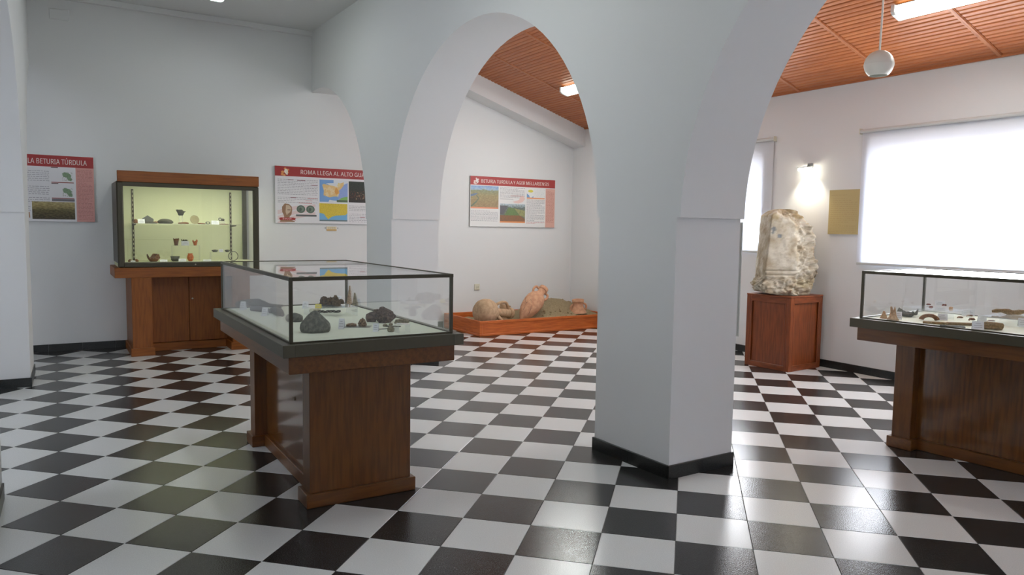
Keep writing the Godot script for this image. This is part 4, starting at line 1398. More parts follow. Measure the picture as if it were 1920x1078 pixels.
func amphora_body(o: Node3D, profile: Array, lip: float, lip_at: float, m: Material, turn: Vector3, collar := 0.05) -> void:
	var holder: MeshInstance3D
	var mb := MB.new()
	mb.lathe(profile, 36, 0.012)
	# inside wall of the neck
	var inside := []
	for k in range(profile.size() - 1, maxi(profile.size() - 5, -1), -1):
		inside.append(Vector2(maxf(profile[k].x - 0.010, 0.004), profile[k].y))
	holder = part("body", mb.mesh(), m, o)
	holder.rotation = turn
	var rim := MB.new()
	rim.lathe([Vector2(profile[-1].x - 0.004, lip_at - 0.004), Vector2(lip - 0.004, lip_at), Vector2(lip, lip_at + 0.012), Vector2(lip - 0.003, lip_at + collar), Vector2(lip - 0.010, lip_at + collar + 0.003), Vector2(lip - 0.016, lip_at + collar), Vector2(lip - 0.018, lip_at + 0.006), Vector2(profile[-1].x - 0.010, lip_at - 0.01)], 36)
	part("rim", rim.mesh(), m, holder)
	var im := MB.new()
	im.lathe(inside, 30)
	part("inside", im.mesh(), m, holder)

func handle(o: Node3D, pts: Array, r: float, m: Material) -> void:
	var path := []
	for k in pts.size() - 1:
		var a: Vector3 = pts[maxi(k - 1, 0)]
		var b: Vector3 = pts[k]
		var c: Vector3 = pts[k + 1]
		var d: Vector3 = pts[mini(k + 2, pts.size() - 1)]
		for q in 6:
			path.append(b.cubic_interpolate(c, a, d, q / 6.0))
	path.append(pts[-1])
	var mb := MB.new()
	mb.tube(path, [r], 12)
	part("handle", mb.mesh(), m, o)

# ------------------------------------------------------------------ pedestal and stone
func build_pedestal() -> void:
	var o := thing("pedestal", "reddish wooden pedestal with recessed panels under the weathered stone", "pedestal", Vector3(4.10, 0, -2.68), 0.062)
	var hx := 0.272
	var hz := 0.262
	var h := 0.755
	var tk := 0.02
	part("core", box_mesh(Vector3(-hx + tk, 0.0, -hz + tk), Vector3(hx - tk, h - 0.01, hz - tk), 0.0), M.pedestal_wood_upright, o)
	part("top_board", box_mesh(Vector3(-hx - 0.003, h - 0.018, -hz - 0.003), Vector3(hx + 0.003, h, hz + 0.003), 0.004), M.pedestal_wood_along, o)
	for x in [-1.0, 1.0]:
		for z in [-1.0, 1.0]:
			part("corner_stile", box_mesh(Vector3(minf(x * hx, x * (hx - 0.05)), 0, minf(z * hz, z * (hz - 0.05))), Vector3(maxf(x * hx, x * (hx - 0.05)), h - 0.018, maxf(z * hz, z * (hz - 0.05))), 0.003), M.pedestal_wood_upright, o)
	for y in [[0.0, 0.055], [h - 0.075, h - 0.018]]:
		for s in [-1.0, 1.0]:
			part("rail", box_mesh(Vector3(minf(s * hx, s * (hx - 0.03)), y[0], -hz + 0.05), Vector3(maxf(s * hx, s * (hx - 0.03)), y[1], hz - 0.05), 0.002), M.pedestal_wood_along, o)
			part("rail", box_mesh(Vector3(-hx + 0.05, y[0], minf(s * hz, s * (hz - 0.03))), Vector3(hx - 0.05, y[1], maxf(s * hz, s * (hz - 0.03))), 0.002), M.pedestal_wood_along, o)
	# thin beads round the panels of the two faces that show
	var bz := hz - 0.006
	var bx := hx - 0.006
	for s in [-1.0, 1.0]:
		for w in [-1.0, 1.0]:
			part("bead", box_mesh(Vector3(s * bx - 0.006, 0.055, w * (hz - 0.058) - 0.008), Vector3(s * bx + 0.006, h - 0.075, w * (hz - 0.058) + 0.008), 0.003), M.pedestal_wood_upright, o)
			part("bead", box_mesh(Vector3(w * (hx - 0.058) - 0.008, 0.055, s * bz - 0.006), Vector3(w * (hx - 0.058) + 0.008, h - 0.075, s * bz + 0.006), 0.003), M.pedestal_wood_upright, o)
	# the stone: outline from the photograph, given its own depth
	var foot := Vector3(4.115, h, -2.635)
	var rows := [[985, 300, 640], [960, 120, 668], [930, 75, 680], [890, 60, 692], [850, 70, 700], [800, 98, 708], [760, 92, 730], [700, 85, 738], [650, 90, 730], [600, 95, 714], [540, 102, 698], [480, 106, 692], [400, 115, 687], [340, 117, 678], [290, 120, 668], [240, 126, 645], [200, 130, 600], [160, 133, 575], [120, 140, 545], [95, 165, 532], [70, 205, 515], [50, 262, 490], [44, 300, 440]]
	var scale_px := 0.955 * metres(1.0, foot) / 5.673
	var right := Vector3(CAM_X.x, 0, CAM_X.z).normalized()
	var deep := right.cross(Vector3.UP).normalized()   # away from the viewer is -deep
	if deep.dot(EYE - foot) < 0.0:
		deep = -deep
	var fn := FastNoiseLite.new()
	fn.seed = 3
	fn.frequency = 4.5
	fn.fractal_octaves = 6
	fn.fractal_gain = 0.6
	var stain := FastNoiseLite.new()
	stain.seed = 8
	stain.frequency = 5.0
	stain.fractal_octaves = 5
	var around := 168
	var layers := 130
	var vs := PackedVector3Array()
	var cs := PackedColorArray()
	var ix := PackedInt32Array()
	for l in layers + 1:
		var py := lerpf(985.0, 44.0, float(l) / layers)
		var lo := 0.0
		var hi := 0.0
		for k in rows.size() - 1:
			if py <= rows[k][0] and py >= rows[k + 1][0]:
				var f: float = (rows[k][0] - py) / (rows[k][0] - rows[k + 1][0])
				lo = lerpf(rows[k][1], rows[k + 1][1], f)
				hi = lerpf(rows[k][2], rows[k + 1][2], f)
		var a := (lo - 455.0) * scale_px
		var b := (hi - 455.0) * scale_px
		var y := (985.0 - py) * scale_px
		var mid := (a + b) * 0.5
		var hw := (b - a) * 0.5
		var t := float(l) / layers
		# the top breaks away to the back
		var dback := 0.20 - 0.03 * smoothstep(0.9, 1.0, t)
		for k in around:
			var w := TAU * k / around
			var cx := cos(w)
			var sz := sin(w)
			var mx := maxf(absf(cx), absf(sz))
			var ex := lerpf(cx / mx, cx, 0.12 if cx < 0.0 and sz > 0.0 else 0.42)
			var ez := lerpf(sz / mx, sz, 0.12 if cx < 0.0 and sz > 0.0 else 0.42)
			# the broken right edge is set back from the dressed left face
			var back := 0.0
			if ez > 0.0:
				back = 0.085 * smoothstep(0.05, 0.30, ex + 0.15 * fn.get_noise_2d(y * 2.0, 4.0))
			# slanting break across the top of the dressed face
			var t0 := 0.93 - 0.15 * clampf((ex + 0.8) / 1.3, 0, 1) + 0.02 * fn.get_noise_2d(ex * 0.6, 7.0)
			var dfront := lerpf(0.21, -0.07, smoothstep(0.0, 1.0, clampf((t - t0) / (1.03 - t0), 0, 1)))
			back *= 1.0 - clampf((t - t0) * 8.0, 0, 1)
			var p := right * (mid + ex * hw) + deep * ((dfront - dback) * 0.5 + ez * (dfront + dback) * 0.5 - back)
			p += Vector3.UP * y
			var rough := fn.get_noise_3dv(p * 2.0)
			var broken := clampf(smoothstep(0.0, 0.4, ex) + smoothstep(t0, t0 + 0.04, t) * 0.7 + smoothstep(0.26, 0.16, t), 0.15, 1.0)
			p += (right * ex + deep * ez).normalized() * rough * 0.060 * broken
			# two shallow mouldings low on the dressed face
			for gy in [0.285, 0.235]:
				if ez > 0.0 and ex < 0.25:
					p -= deep * 0.012 * exp(-pow((t - gy) / 0.008, 2.0))
			p.y = maxf(p.y, 0.0)
			vs.append(p)
			var s1 := stain.get_noise_3dv(p * 1.0)
			var s2 := stain.get_noise_3dv(p * 3.0 + Vector3(9, 2, 5))
			var col := Color(0.66, 0.60, 0.51).lerp(Color(0.77, 0.735, 0.67), clampf(0.5 + s1 * 1.6, 0, 1))
			var grime := clampf((s2 - 0.08) * 3.0, 0, 1) * (0.12 + 0.6 * broken)
			col = col.lerp(Color(0.46, 0.40, 0.32), grime * 0.8)
			var moss := smoothstep(0.10, 0.35, stain.get_noise_3dv(p * 0.8 + Vector3(30, 0, 0))) * (smoothstep(0.3, 0.05, t) + smoothstep(0.8, 0.9, t))
			col = col.lerp(Color(0.60, 0.52, 0.36), moss * 0.6)
			# two blue-grey paint marks on the dressed face
			for q in [[170, 270, 22], [165, 310, 18], [235, 340, 20]]:
				var at := Vector2((q[0] - 455.0) * scale_px, (985.0 - q[1]) * scale_px)
				var dd: float = Vector2(p.dot(right), p.y).distance_to(at) / (q[2] * scale_px)
				if ez > 0.0 and dd < 1.2 + s2:
					col = col.lerp(Color(0.42, 0.44, 0.46), clampf((1.2 + s2 - dd) * 2.0, 0, 0.8))
			cs.append(Color(col.r, col.g, col.b))
	for l in layers:
		for k in around:
			var k2 := (k + 1) % around
			var a := l * around + k
			var b := l * around + k2
			ix.append_array([a, b, a + around, b, b + around, a + around])
	for end in [0, layers]:
		var c := Vector3.ZERO
		for k in around:
			c += vs[end * around + k]
		vs.append(c / around)
		cs.append(Color(0.56, 0.52, 0.44))
		for k in around:
			var k2 := (k + 1) % around
			if end == 0:
				ix.append_array([vs.size() - 1, end * around + k2, end * around + k])
			else:
				ix.append_array([vs.size() - 1, end * around + k, end * around + k2])
	# make sure the winding faces outwards
	var probe := (vs[ix[2]] - vs[ix[0]]).cross(vs[ix[1]] - vs[ix[0]])
	if probe.dot(vs[ix[0]] - Vector3(0, vs[ix[0]].y, 0)) < 0.0:
		for k in range(0, ix.size(), 3):
			var w := ix[k + 1]
			ix[k + 1] = ix[k + 2]
			ix[k + 2] = w
	var cols := PackedColorArray()
	for c in cs:
		cols.append(c.srgb_to_linear())
	single("inscribed_stone", smooth_mesh(vs, ix, cols), M.marble_weathered, "large weathered beige marble block standing on the wooden pedestal", "stone", foot)

# ------------------------------------------------------------------ small wall fittings
func build_small_fittings() -> void:
	# yellowed sheet
	var rng := RandomNumberGenerator.new()
	rng.seed = 3
	var im := blank(256, 340, Color(0.735, 0.655, 0.455))
	text_lines(im, 16, 38, 150, 50, 12, Color(0.66, 0.56, 0.36), rng)
	text_lines(im, 16, 66, 240, 330, 15, Color(0.675, 0.58, 0.38), rng)
	var o := thing("notice_sheet", "yellowed sheet of faint text on a board beside the large window", "notice", Vector3(XR, 1.378, -2.28))
	part("board", box_mesh(Vector3(-0.016, 0, -0.172), Vector3(-0.004, 0.45, 0.172), 0.001), M.board_edge, o)
	part("spacer", box_mesh(Vector3(-0.005, 0.2, -0.02), Vector3(0, 0.24, 0.02), 0.0), M.steel_grey, o)
	var mb := MB.new()
	mb.quad(Vector3(-0.0165, 0.002, -0.170), Vector3(-0.0165, 0.002, 0.170), Vector3(-0.0165, 0.448, 0.170), Vector3(-0.0165, 0.448, -0.170), Vector3(-1, 0, 0))
	part("print", mb.mesh(), poster_material(im), o)
	# small plaque below the Rome panel
	im = blank(128, 56, Color(0.88, 0.83, 0.70))
	im.fill_rect(Rect2i(0, 36, 128, 20), Color(0.80, 0.66, 0.42))
	text_lines(im, 14, 10, 114, 34, 9, Color(0.60, 0.52, 0.38), rng)
	var pl := thing("wall_plaque", "tiny cream plaque with two screws below the two-map panel", "plaque", Vector3(0.672, 1.322, ZB))
	part("plate", box_mesh(Vector3(-0.066, 0, 0), Vector3(0.066, 0.056, 0.006), 0.001), M.board_edge, pl)
	mb = MB.new()
	mb.quad(Vector3(-0.065, 0.001, 0.0064), Vector3(0.065, 0.001, 0.0064), Vector3(0.065, 0.055, 0.0064), Vector3(-0.065, 0.055, 0.0064), Vector3(0, 0, 1))
	part("print", mb.mesh(), poster_material(im), pl)
	for sx in [-0.082, 0.082]:
		var sc := MB.new()
		sc.tube([Vector3(sx, 0.036, 0.0), Vector3(sx, 0.036, 0.006)], [0.005], 10)
		part("screw", sc.mesh(), M.rail_steel, pl)
	# power socket
	var so := thing("wall_socket", "white wall socket on the plaster above the wooden tray", "socket", Vector3(2.797, 0.544, ZB))
	part("cover_plate", box_mesh(Vector3(-0.043, -0.043, 0), Vector3(0.043, 0.043, 0.012), 0.004), M.white_plastic, so)
	var ring := MB.new()
	ring.torus(Vector3(0.004, 0, 0.012), Vector3(0, 0, 1), 0.021, 0.003)
	part("rim", ring.mesh(), M.white_plastic, so)
	mb = MB.new()
	mb.tube([Vector3(0.004, 0, 0.0115), Vector3(0.004, 0, 0.0125)], [0.019], 18)
	part("well", mb.mesh(), M.white_plastic, so)
	for sx in [-0.0055, 0.0135]:
		var pin := MB.new()
		pin.tube([Vector3(sx, 0, 0.0122), Vector3(sx, 0, 0.0130)], [0.0045], 10)
		part("pin_hole", pin.mesh(), M.rail_steel, so)
	# cover plate high on the wall
	var jb := thing("junction_cover", "painted-over rectangular cover high on the back wall near the ceiling", "cover plate", Vector3(-2.226, 3.49, ZB))
	part("cover_plate", box_mesh(Vector3(-0.09, 0, 0), Vector3(0.09, 0.11, 0.008), 0.002), M.plaster, jb)
	# board hung on the far side of the main pillar
	var pb := thing("pillar_board", "pale framed board hung on the far side of the main pillar", "board", Vector3(ARCADE_X, 0, ARCADE_Z), ARCADE_TURN)
	part("panel", box_mesh(Vector3(0.516, 0.775, -0.60), Vector3(0.540, 1.440, -0.012), 0.001), M.board_edge, pb)
	part("frame_edge", box_mesh(Vector3(0.538, 0.770, -0.61), Vector3(0.546, 1.446, -0.004), 0.002), M.board_edge, pb)

# ------------------------------------------------------------------ finds: shared shapes
func card_mesh(w: float, h: float) -> ArrayMesh:
	# folded tent card
	var mb := MB.new()
	var d := h * 0.45
	var t := 0.0012
	mb.prism(PackedVector2Array([Vector2(d, 0), Vector2(d + t, 0), Vector2(t * 0.5, h), Vector2(-t * 0.5, h), Vector2(-d - t, 0), Vector2(-d, 0), Vector2(0, h - t * 2.5)]), Vector3(-w * 0.5, 0, 0), Vector3(0, 0, 1), Vector3.UP, Vector3(w, 0, 0))
	return mb.mesh()

func card(label: String, p: Vector3, wpx: float, hpx: float, turn: float, group: String, yellow := false) -> void:
	var w := metres(wpx, p)
	var h := metres(hpx, p)
	var o := thing("label_card", label, "label card", p, turn, group)
	part("folded_card", card_mesh(w, h), M.card_yellow if yellow else M.card_white, o)
	var mb := MB.new()
	var d := h * 0.45
	var n := Vector3(0, d, h).normalized()
	for k in 3:
		var f := 0.25 + 0.22 * k
		var wl := w * (0.36 if k < 2 else 0.22)
		var a := Vector3(0, h * f, d * (1.0 - f) + 0.0012) + n * 0.0004
		var b := Vector3(0, h * (f + 0.07), d * (1.0 - f - 0.07) + 0.0012) + n * 0.0004
		mb.quad(a + Vector3(-wl, 0, 0), a + Vector3(wl, 0, 0), b + Vector3(wl, 0, 0), b + Vector3(-wl, 0, 0), n)
	part("text_line", mb.mesh(), M.ink_grey, o)

func riser(label: String, lo: Vector3, hi: Vector3, group: String) -> void:
	# bent acrylic stand: a top and two ends
	var o := thing("acrylic_stand", label, "stand", Vector3((lo.x + hi.x) * 0.5, lo.y, (lo.z + hi.z) * 0.5), 0.0, group)
	var h := (hi - lo) * 0.5
	var y := hi.y - lo.y
	part("top", box_mesh(Vector3(-h.x, y - 0.003, -h.z), Vector3(h.x, y, h.z), 0.0), M.acrylic, o)
	for s in [-1.0, 1.0]:
		part("end", box_mesh(Vector3(minf(s * h.x, s * (h.x - 0.003)), 0, -h.z), Vector3(maxf(s * h.x, s * (h.x - 0.003)), y - 0.003, h.z), 0.0), M.acrylic, o)

func find(called: String, label: String, category: String, mesh: Mesh, m: Material, p: Vector3, turn := 0.0, group := "") -> MeshInstance3D:
	return single(called, mesh, m, label, category, p, turn, group)

func pot_mesh(profile: Array, broken := 0.0, seed_value := 1, wall := 0.006, sides := 30) -> ArrayMesh:
	# an open vessel with a wall; the rim may be broken unevenly
	var mb := MB.new()
	var full := profile.duplicate()
	for k in range(profile.size() - 1, -1, -1):
		full.append(Vector2(maxf(profile[k].x - wall, 0.0), maxf(profile[k].y, wall)))
	mb.lathe(full, sides)
	if broken > 0.0:
		var fn := FastNoiseLite.new()
		fn.seed = seed_value
		fn.frequency = 0.33
		var top: float = profile[-1].y
		for k in mb.v.size():
			var q := mb.v[k]
			if q.y > top * 0.35:
				var w := atan2(q.z, q.x)
				var lim := top * (1.0 - broken * clampf(0.5 + 1.4 * fn.get_noise_2d(cos(w) * 2.0, sin(w) * 2.0), 0, 1))
				mb.v[k].y = minf(q.y, lim)
	return mb.mesh()

func shard_mesh(poly: Array, thick: float, bend := 0.0) -> ArrayMesh:
	# sherd from an outline in metres (x across, y up), slightly curved
	var mb := MB.new()
	var p := PackedVector2Array()
	for k in poly.size():
		var a := Vector2(poly[k][0], poly[k][1])
		var b := Vector2(poly[(k + 1) % poly.size()][0], poly[(k + 1) % poly.size()][1])
		p.append(a)
		p.append(a.lerp(b, 0.5))
	mb.prism(p, Vector3(0, 0, -thick * 0.5), Vector3.RIGHT, Vector3.UP, Vector3(0, 0, thick))
	for k in mb.v.size():
		mb.v[k].z += bend * mb.v[k].x * mb.v[k].x
	return mb.mesh()

func horn_mesh(h: float, r: float, lean: float) -> ArrayMesh:
	var mb := MB.new()
	var path := []
	var rad := []
	for k in 9:
		var t := k / 8.0
		path.append(Vector3(lean * t * t, h * t, 0))
		rad.append(r * (1.0 - 0.82 * pow(t, 0.9)) + 0.0008)
	mb.tube(path, rad, 14)
	return mb.mesh()

func ring_mesh(r: float, t: float, arc := TAU) -> ArrayMesh:
	var mb := MB.new()
	mb.torus(Vector3(0, r + t, 0), Vector3(0, 0, 1), r, t, arc, 0.4)
	return mb.mesh()

const FACE := 0.5537   # turn of things set square to the viewer's sight (radians)

# ------------------------------------------------------------------ finds on the long table
func table_at(px: float, py: float) -> Vector3:
	return on_y(px, py, DECK)

func build_table_finds() -> void:
	var p := table_at(592, 628)
	find("rounded_rock", "large smooth grey grinding stone with a domed top in the glass case", "rock", lump(Vector3(metres(58, p), metres(41, p), metres(52, p)), 12, 0.10, 4, 5, 0.8, 0.5), M.rock_grey, table_at(592, 622), -FACE)
	p = table_at(551, 606)
	find("rounded_rock", "small dark grey cobble behind the domed grinding stone", "rock", lump(Vector3(metres(34, p), metres(17, p), metres(26, p)), 15, 0.14, 3, 3, 0.9), M.rock_grey, table_at(552, 603), -FACE)
	# iron bars by the left pane
	var iron := [["iron_bar", "long lumpy iron bar with a thin point by the side pane", [[447, 577, 9], [455, 573, 8], [470, 574, 10], [484, 574, 11], [497, 576, 8], [510, 577, 4], [527, 578, 3]]],
		["iron_bar", "short corroded iron bar lying in front of the pointed one", [[472, 583, 7], [482, 584, 8], [492, 585, 8], [502, 586, 6], [509, 587, 4]]],
		["iron_bar", "thick dark iron fragment nearest the domed grinding stone", [[509, 585, 6], [516, 588, 10], [524, 592, 11], [530, 594, 5]]],
		["iron_bar", "thin straight iron rod lying behind the lumpy bars", [[492, 571, 2.5], [510, 573, 2.5], [530, 575, 3]]]]
	for it in iron:
		var base := table_at(it[2][0][0], it[2][0][1])
		var path := []
		var rad := []
		for q in it[2]:
			var w := table_at(q[0], q[1])
			var r := metres(q[2] * 0.68, w)
			path.append(w - base + Vector3.UP * r)
			rad.append(r)
		var mb := MB.new()
		mb.tube(path, rad, 9)
		var fn := FastNoiseLite.new()
		fn.seed = 3
		fn.frequency = 30.0
		for k in mb.v.size():
			mb.v[k] += mb.n[k] * fn.get_noise_3dv(mb.v[k]) * 0.004
			mb.v[k].y = maxf(mb.v[k].y, 0.0)
		find(it[0], it[1], "iron find", mb.mesh(), M.iron_dark, base, 0.0, "iron finds by the side pane")
	# nuggets on a slab on an acrylic stand
	var a := table_at(628, 590)
	var top := DECK + 0.055
	var s0 := on_y(612, 575, top)
	riser("clear acrylic stand carrying the brown slag nuggets", Vector3(s0.x - 0.10, DECK, s0.z - 0.13), Vector3(s0.x + 0.17, top, s0.z + 0.07), "acrylic stands in the long table")
	var slab := on_y(621, 574, top)
	find("stone_slab", "thin grey slab under the cluster of slag nuggets", "slab", lump(Vector3(0.13, 0.012, 0.07), 4, 0.12, 3), M.rock_dark, slab, -FACE)
	var nug := [[608, 571, 18, 16, 31, "dark rounded slag nugget at the end of the cluster on the slab"], [619, 571, 16, 15, 32, "small slag nugget wedged in the middle of the cluster on the slab"], [629, 572, 20, 19, 33, "tallest brown slag nugget of the cluster on the slab"], [634, 574, 15, 14, 34, "pale brown slag nugget in front of the tallest one on the slab"], [640, 570, 11, 10, 35, "tiny slag nugget beside the corner post"]]
	for q in nug:
		p = on_y(q[0], q[1], top + 0.011)
		find("slag_nugget", q[5], "nugget", lump(Vector3(metres(q[2], p), metres(q[3], p), metres(q[2], p) * 0.7), q[4], 0.35, 3, 0, 1.6), M.nugget_brown if q[4] != 31 else M.rock_brown, p, q[4] * 0.7, "slag nuggets on the slab")
	# horn cones
	p = table_at(654, 570)
	find("horn_core", "taller pinkish horn-shaped cone standing behind the acrylic stand", "horn", horn_mesh(metres(35, p), metres(5.2, p), 0.004), M.horn_pink, table_at(655, 571), 0.0, "horn cones")
	find("horn_core", "shorter dark-flecked cone standing beside the taller one", "horn", horn_mesh(metres(24, p), metres(6.0, p), -0.003), M.stone_beige, table_at(666, 573), 0.0, "horn cones")
	# bones and chain
	p = table_at(590, 585)
	var bone := MB.new()
	bone.tube([Vector3(-0.05, 0.012, 0.01), Vector3(-0.02, 0.018, 0), Vector3(0.02, 0.016, 0.004), Vector3(0.05, 0.012, -0.008)], [0.012, 0.007, 0.008, 0.013], 10)
	find("bone_piece", "pale bone fragment beside the acrylic stand", "bone", bone.mesh(), M.bone, p, 0.6)
	var chain := thing("iron_chain", "twisted dark iron chain links on the case floor before the stand", "chain", table_at(617, 586), -0.3)
	for k in 6:
		var link := MB.new()
		link.torus(Vector3(0, 0, 0), Vector3(0.3 * sin(k * 2.0), 1, 0.2).normalized(), 0.014, 0.0035, TAU, 0.0, 14)
		part("link", link.mesh(), M.iron_dark, chain, Vector3(-0.055 + k * 0.022, 0.007, 0.006 * sin(k * 1.7)))
	# bronze group on a glass plate
	p = table_at(669, 613)
	var plate := thing("glass_plate", "thin green glass plate under the lumpy bronze fragment", "plate", p, -FACE)
	part("sheet", box_mesh(Vector3(-0.06, 0, -0.035), Vector3(0.075, 0.004, 0.035), 0.0), M.acrylic, plate)
	var bz := thing("bronze_fragment", "lumpy golden-brown bronze fragment on a glass plate", "bronze", p + Vector3(0, 0.004, 0), -FACE)
	part("flat_piece", lump(Vector3(0.062, 0.018, 0.04), 41, 0.35, 3, 0, 1.8), M.bronze_find, bz, Vector3(-0.028, 0, 0.004))
	part("tall_piece", lump(Vector3(0.05, 0.046, 0.036), 42, 0.45, 3, 0, 1.8, 0.3), M.bronze_find, bz, Vector3(0.028, 0, -0.004))
	# reddish boulders
	p = table_at(720, 605)
	find("red_rock", "broad reddish-brown boulder leaning over its smaller neighbours in the case", "rock", lump(Vector3(metres(40, p), metres(30, p), metres(30, p)), 48, 0.5, 4, 2, 1.2), M.rock_red, table_at(721, 604), 0.5, "reddish rocks in the long table")
	find("red_rock", "rounded dark red rock touching the broad boulder", "rock", lump(Vector3(metres(21, p), metres(20, p), metres(20, p)), 46, 0.16, 3, 4, 1.1), M.rock_red, table_at(696, 603), 0.0, "reddish rocks in the long table")
	find("red_rock", "small knobby rock peeping out behind the broad boulder", "rock", lump(Vector3(metres(16, p), metres(18, p), metres(14, p)), 47, 0.25, 3, 2, 1.1), M.rock_brown, table_at(706, 596), 0.0, "reddish rocks in the long table")
	for q in [[722, 612, 9, 5, "flat beige pebble in front of the broad boulder"], [733, 610, 8, 5, "greyish pebble to the side of the flat beige one"]]:
		p = table_at(q[0], q[1])
		find("pebble", q[4], "pebble", lump(Vector3(metres(q[2], p), metres(q[3], p), metres(q[2], p)), int(q[0]), 0.15, 2), M.stone_beige, p, 0.0, "pebbles in the long table")
	# spindle with its whorl
	p = table_at(733, 622)
	var sp := thing("spindle", "thin dark spindle with a round stone whorl on its end", "spindle", p, -FACE + 0.1)
	part("whorl", lump(Vector3(0.037, 0.033, 0.033), 51, 0.1, 3), M.stone_beige, sp)
	var rod := MB.new()
	rod.tube([Vector3(-0.06, 0.014, 0.004), Vector3(-0.01, 0.017, 0)], [0.0022], 8)
	part("rod", rod.mesh(), M.iron_dark, sp)
	# acrylic cube with a carved handle
	p = table_at(754, 623)
	riser("tiny clear acrylic stand under the carved beige handle", p + Vector3(-0.032, 0, -0.03), p + Vector3(0.032, 0.045, 0.03), "acrylic stands in the long table")
	var hd := MB.new()
	hd.tube([Vector3(-0.036, 0.0, 0), Vector3(-0.03, 0.012, 0), Vector3(0, 0.014, 0), Vector3(0.03, 0.013, 0), Vector3(0.034, 0.006, 0)], [0.007, 0.010, 0.011, 0.010, 0.006], 10)
	for k in hd.v.size():
		hd.v[k].y = maxf(hd.v[k].y, 0.0)
	find("carved_handle", "carved beige handle on the tiny acrylic stand", "handle", hd.mesh(), M.stone_beige, p + Vector3(0, 0.045, 0), -FACE)
	var nail := MB.new()
	nail.tube([Vector3(-0.05, 0.004, 0), Vector3(0.03, 0.004, 0.0)], [0.003], 8)
	find("iron_pin", "thin iron pin lying behind the carved handle", "pin", nail.mesh(), M.iron_dark, table_at(741, 613), -FACE)
	# cards
	var cards := [[456, 581, 9, 16, "white card leaning by the lumpy iron bar"], [497, 592, 10, 16, "white card leaning by the short iron bar"], [573, 578, 10, 13, "white card beside the pale bone fragment"], [641, 616, 10, 19, "white card to the left of the golden-brown bronze fragment"], [705, 621, 10, 15, "white card in front of the reddish rocks"], [672, 572, 7, 12, "small white card behind the shorter cone"]]
	for q in cards:
		card(q[4], table_at(q[0], q[1]), q[2], q[3], -FACE, "cards in the long table")
	card("yellow card at the end of the acrylic stand in the long table", on_y(597, 577, top), 11, 7, -FACE, "cards in the long table", true)
	card("white card behind the tallest slag nugget", on_y(636, 566, top), 8, 11, -FACE, "cards in the long table")

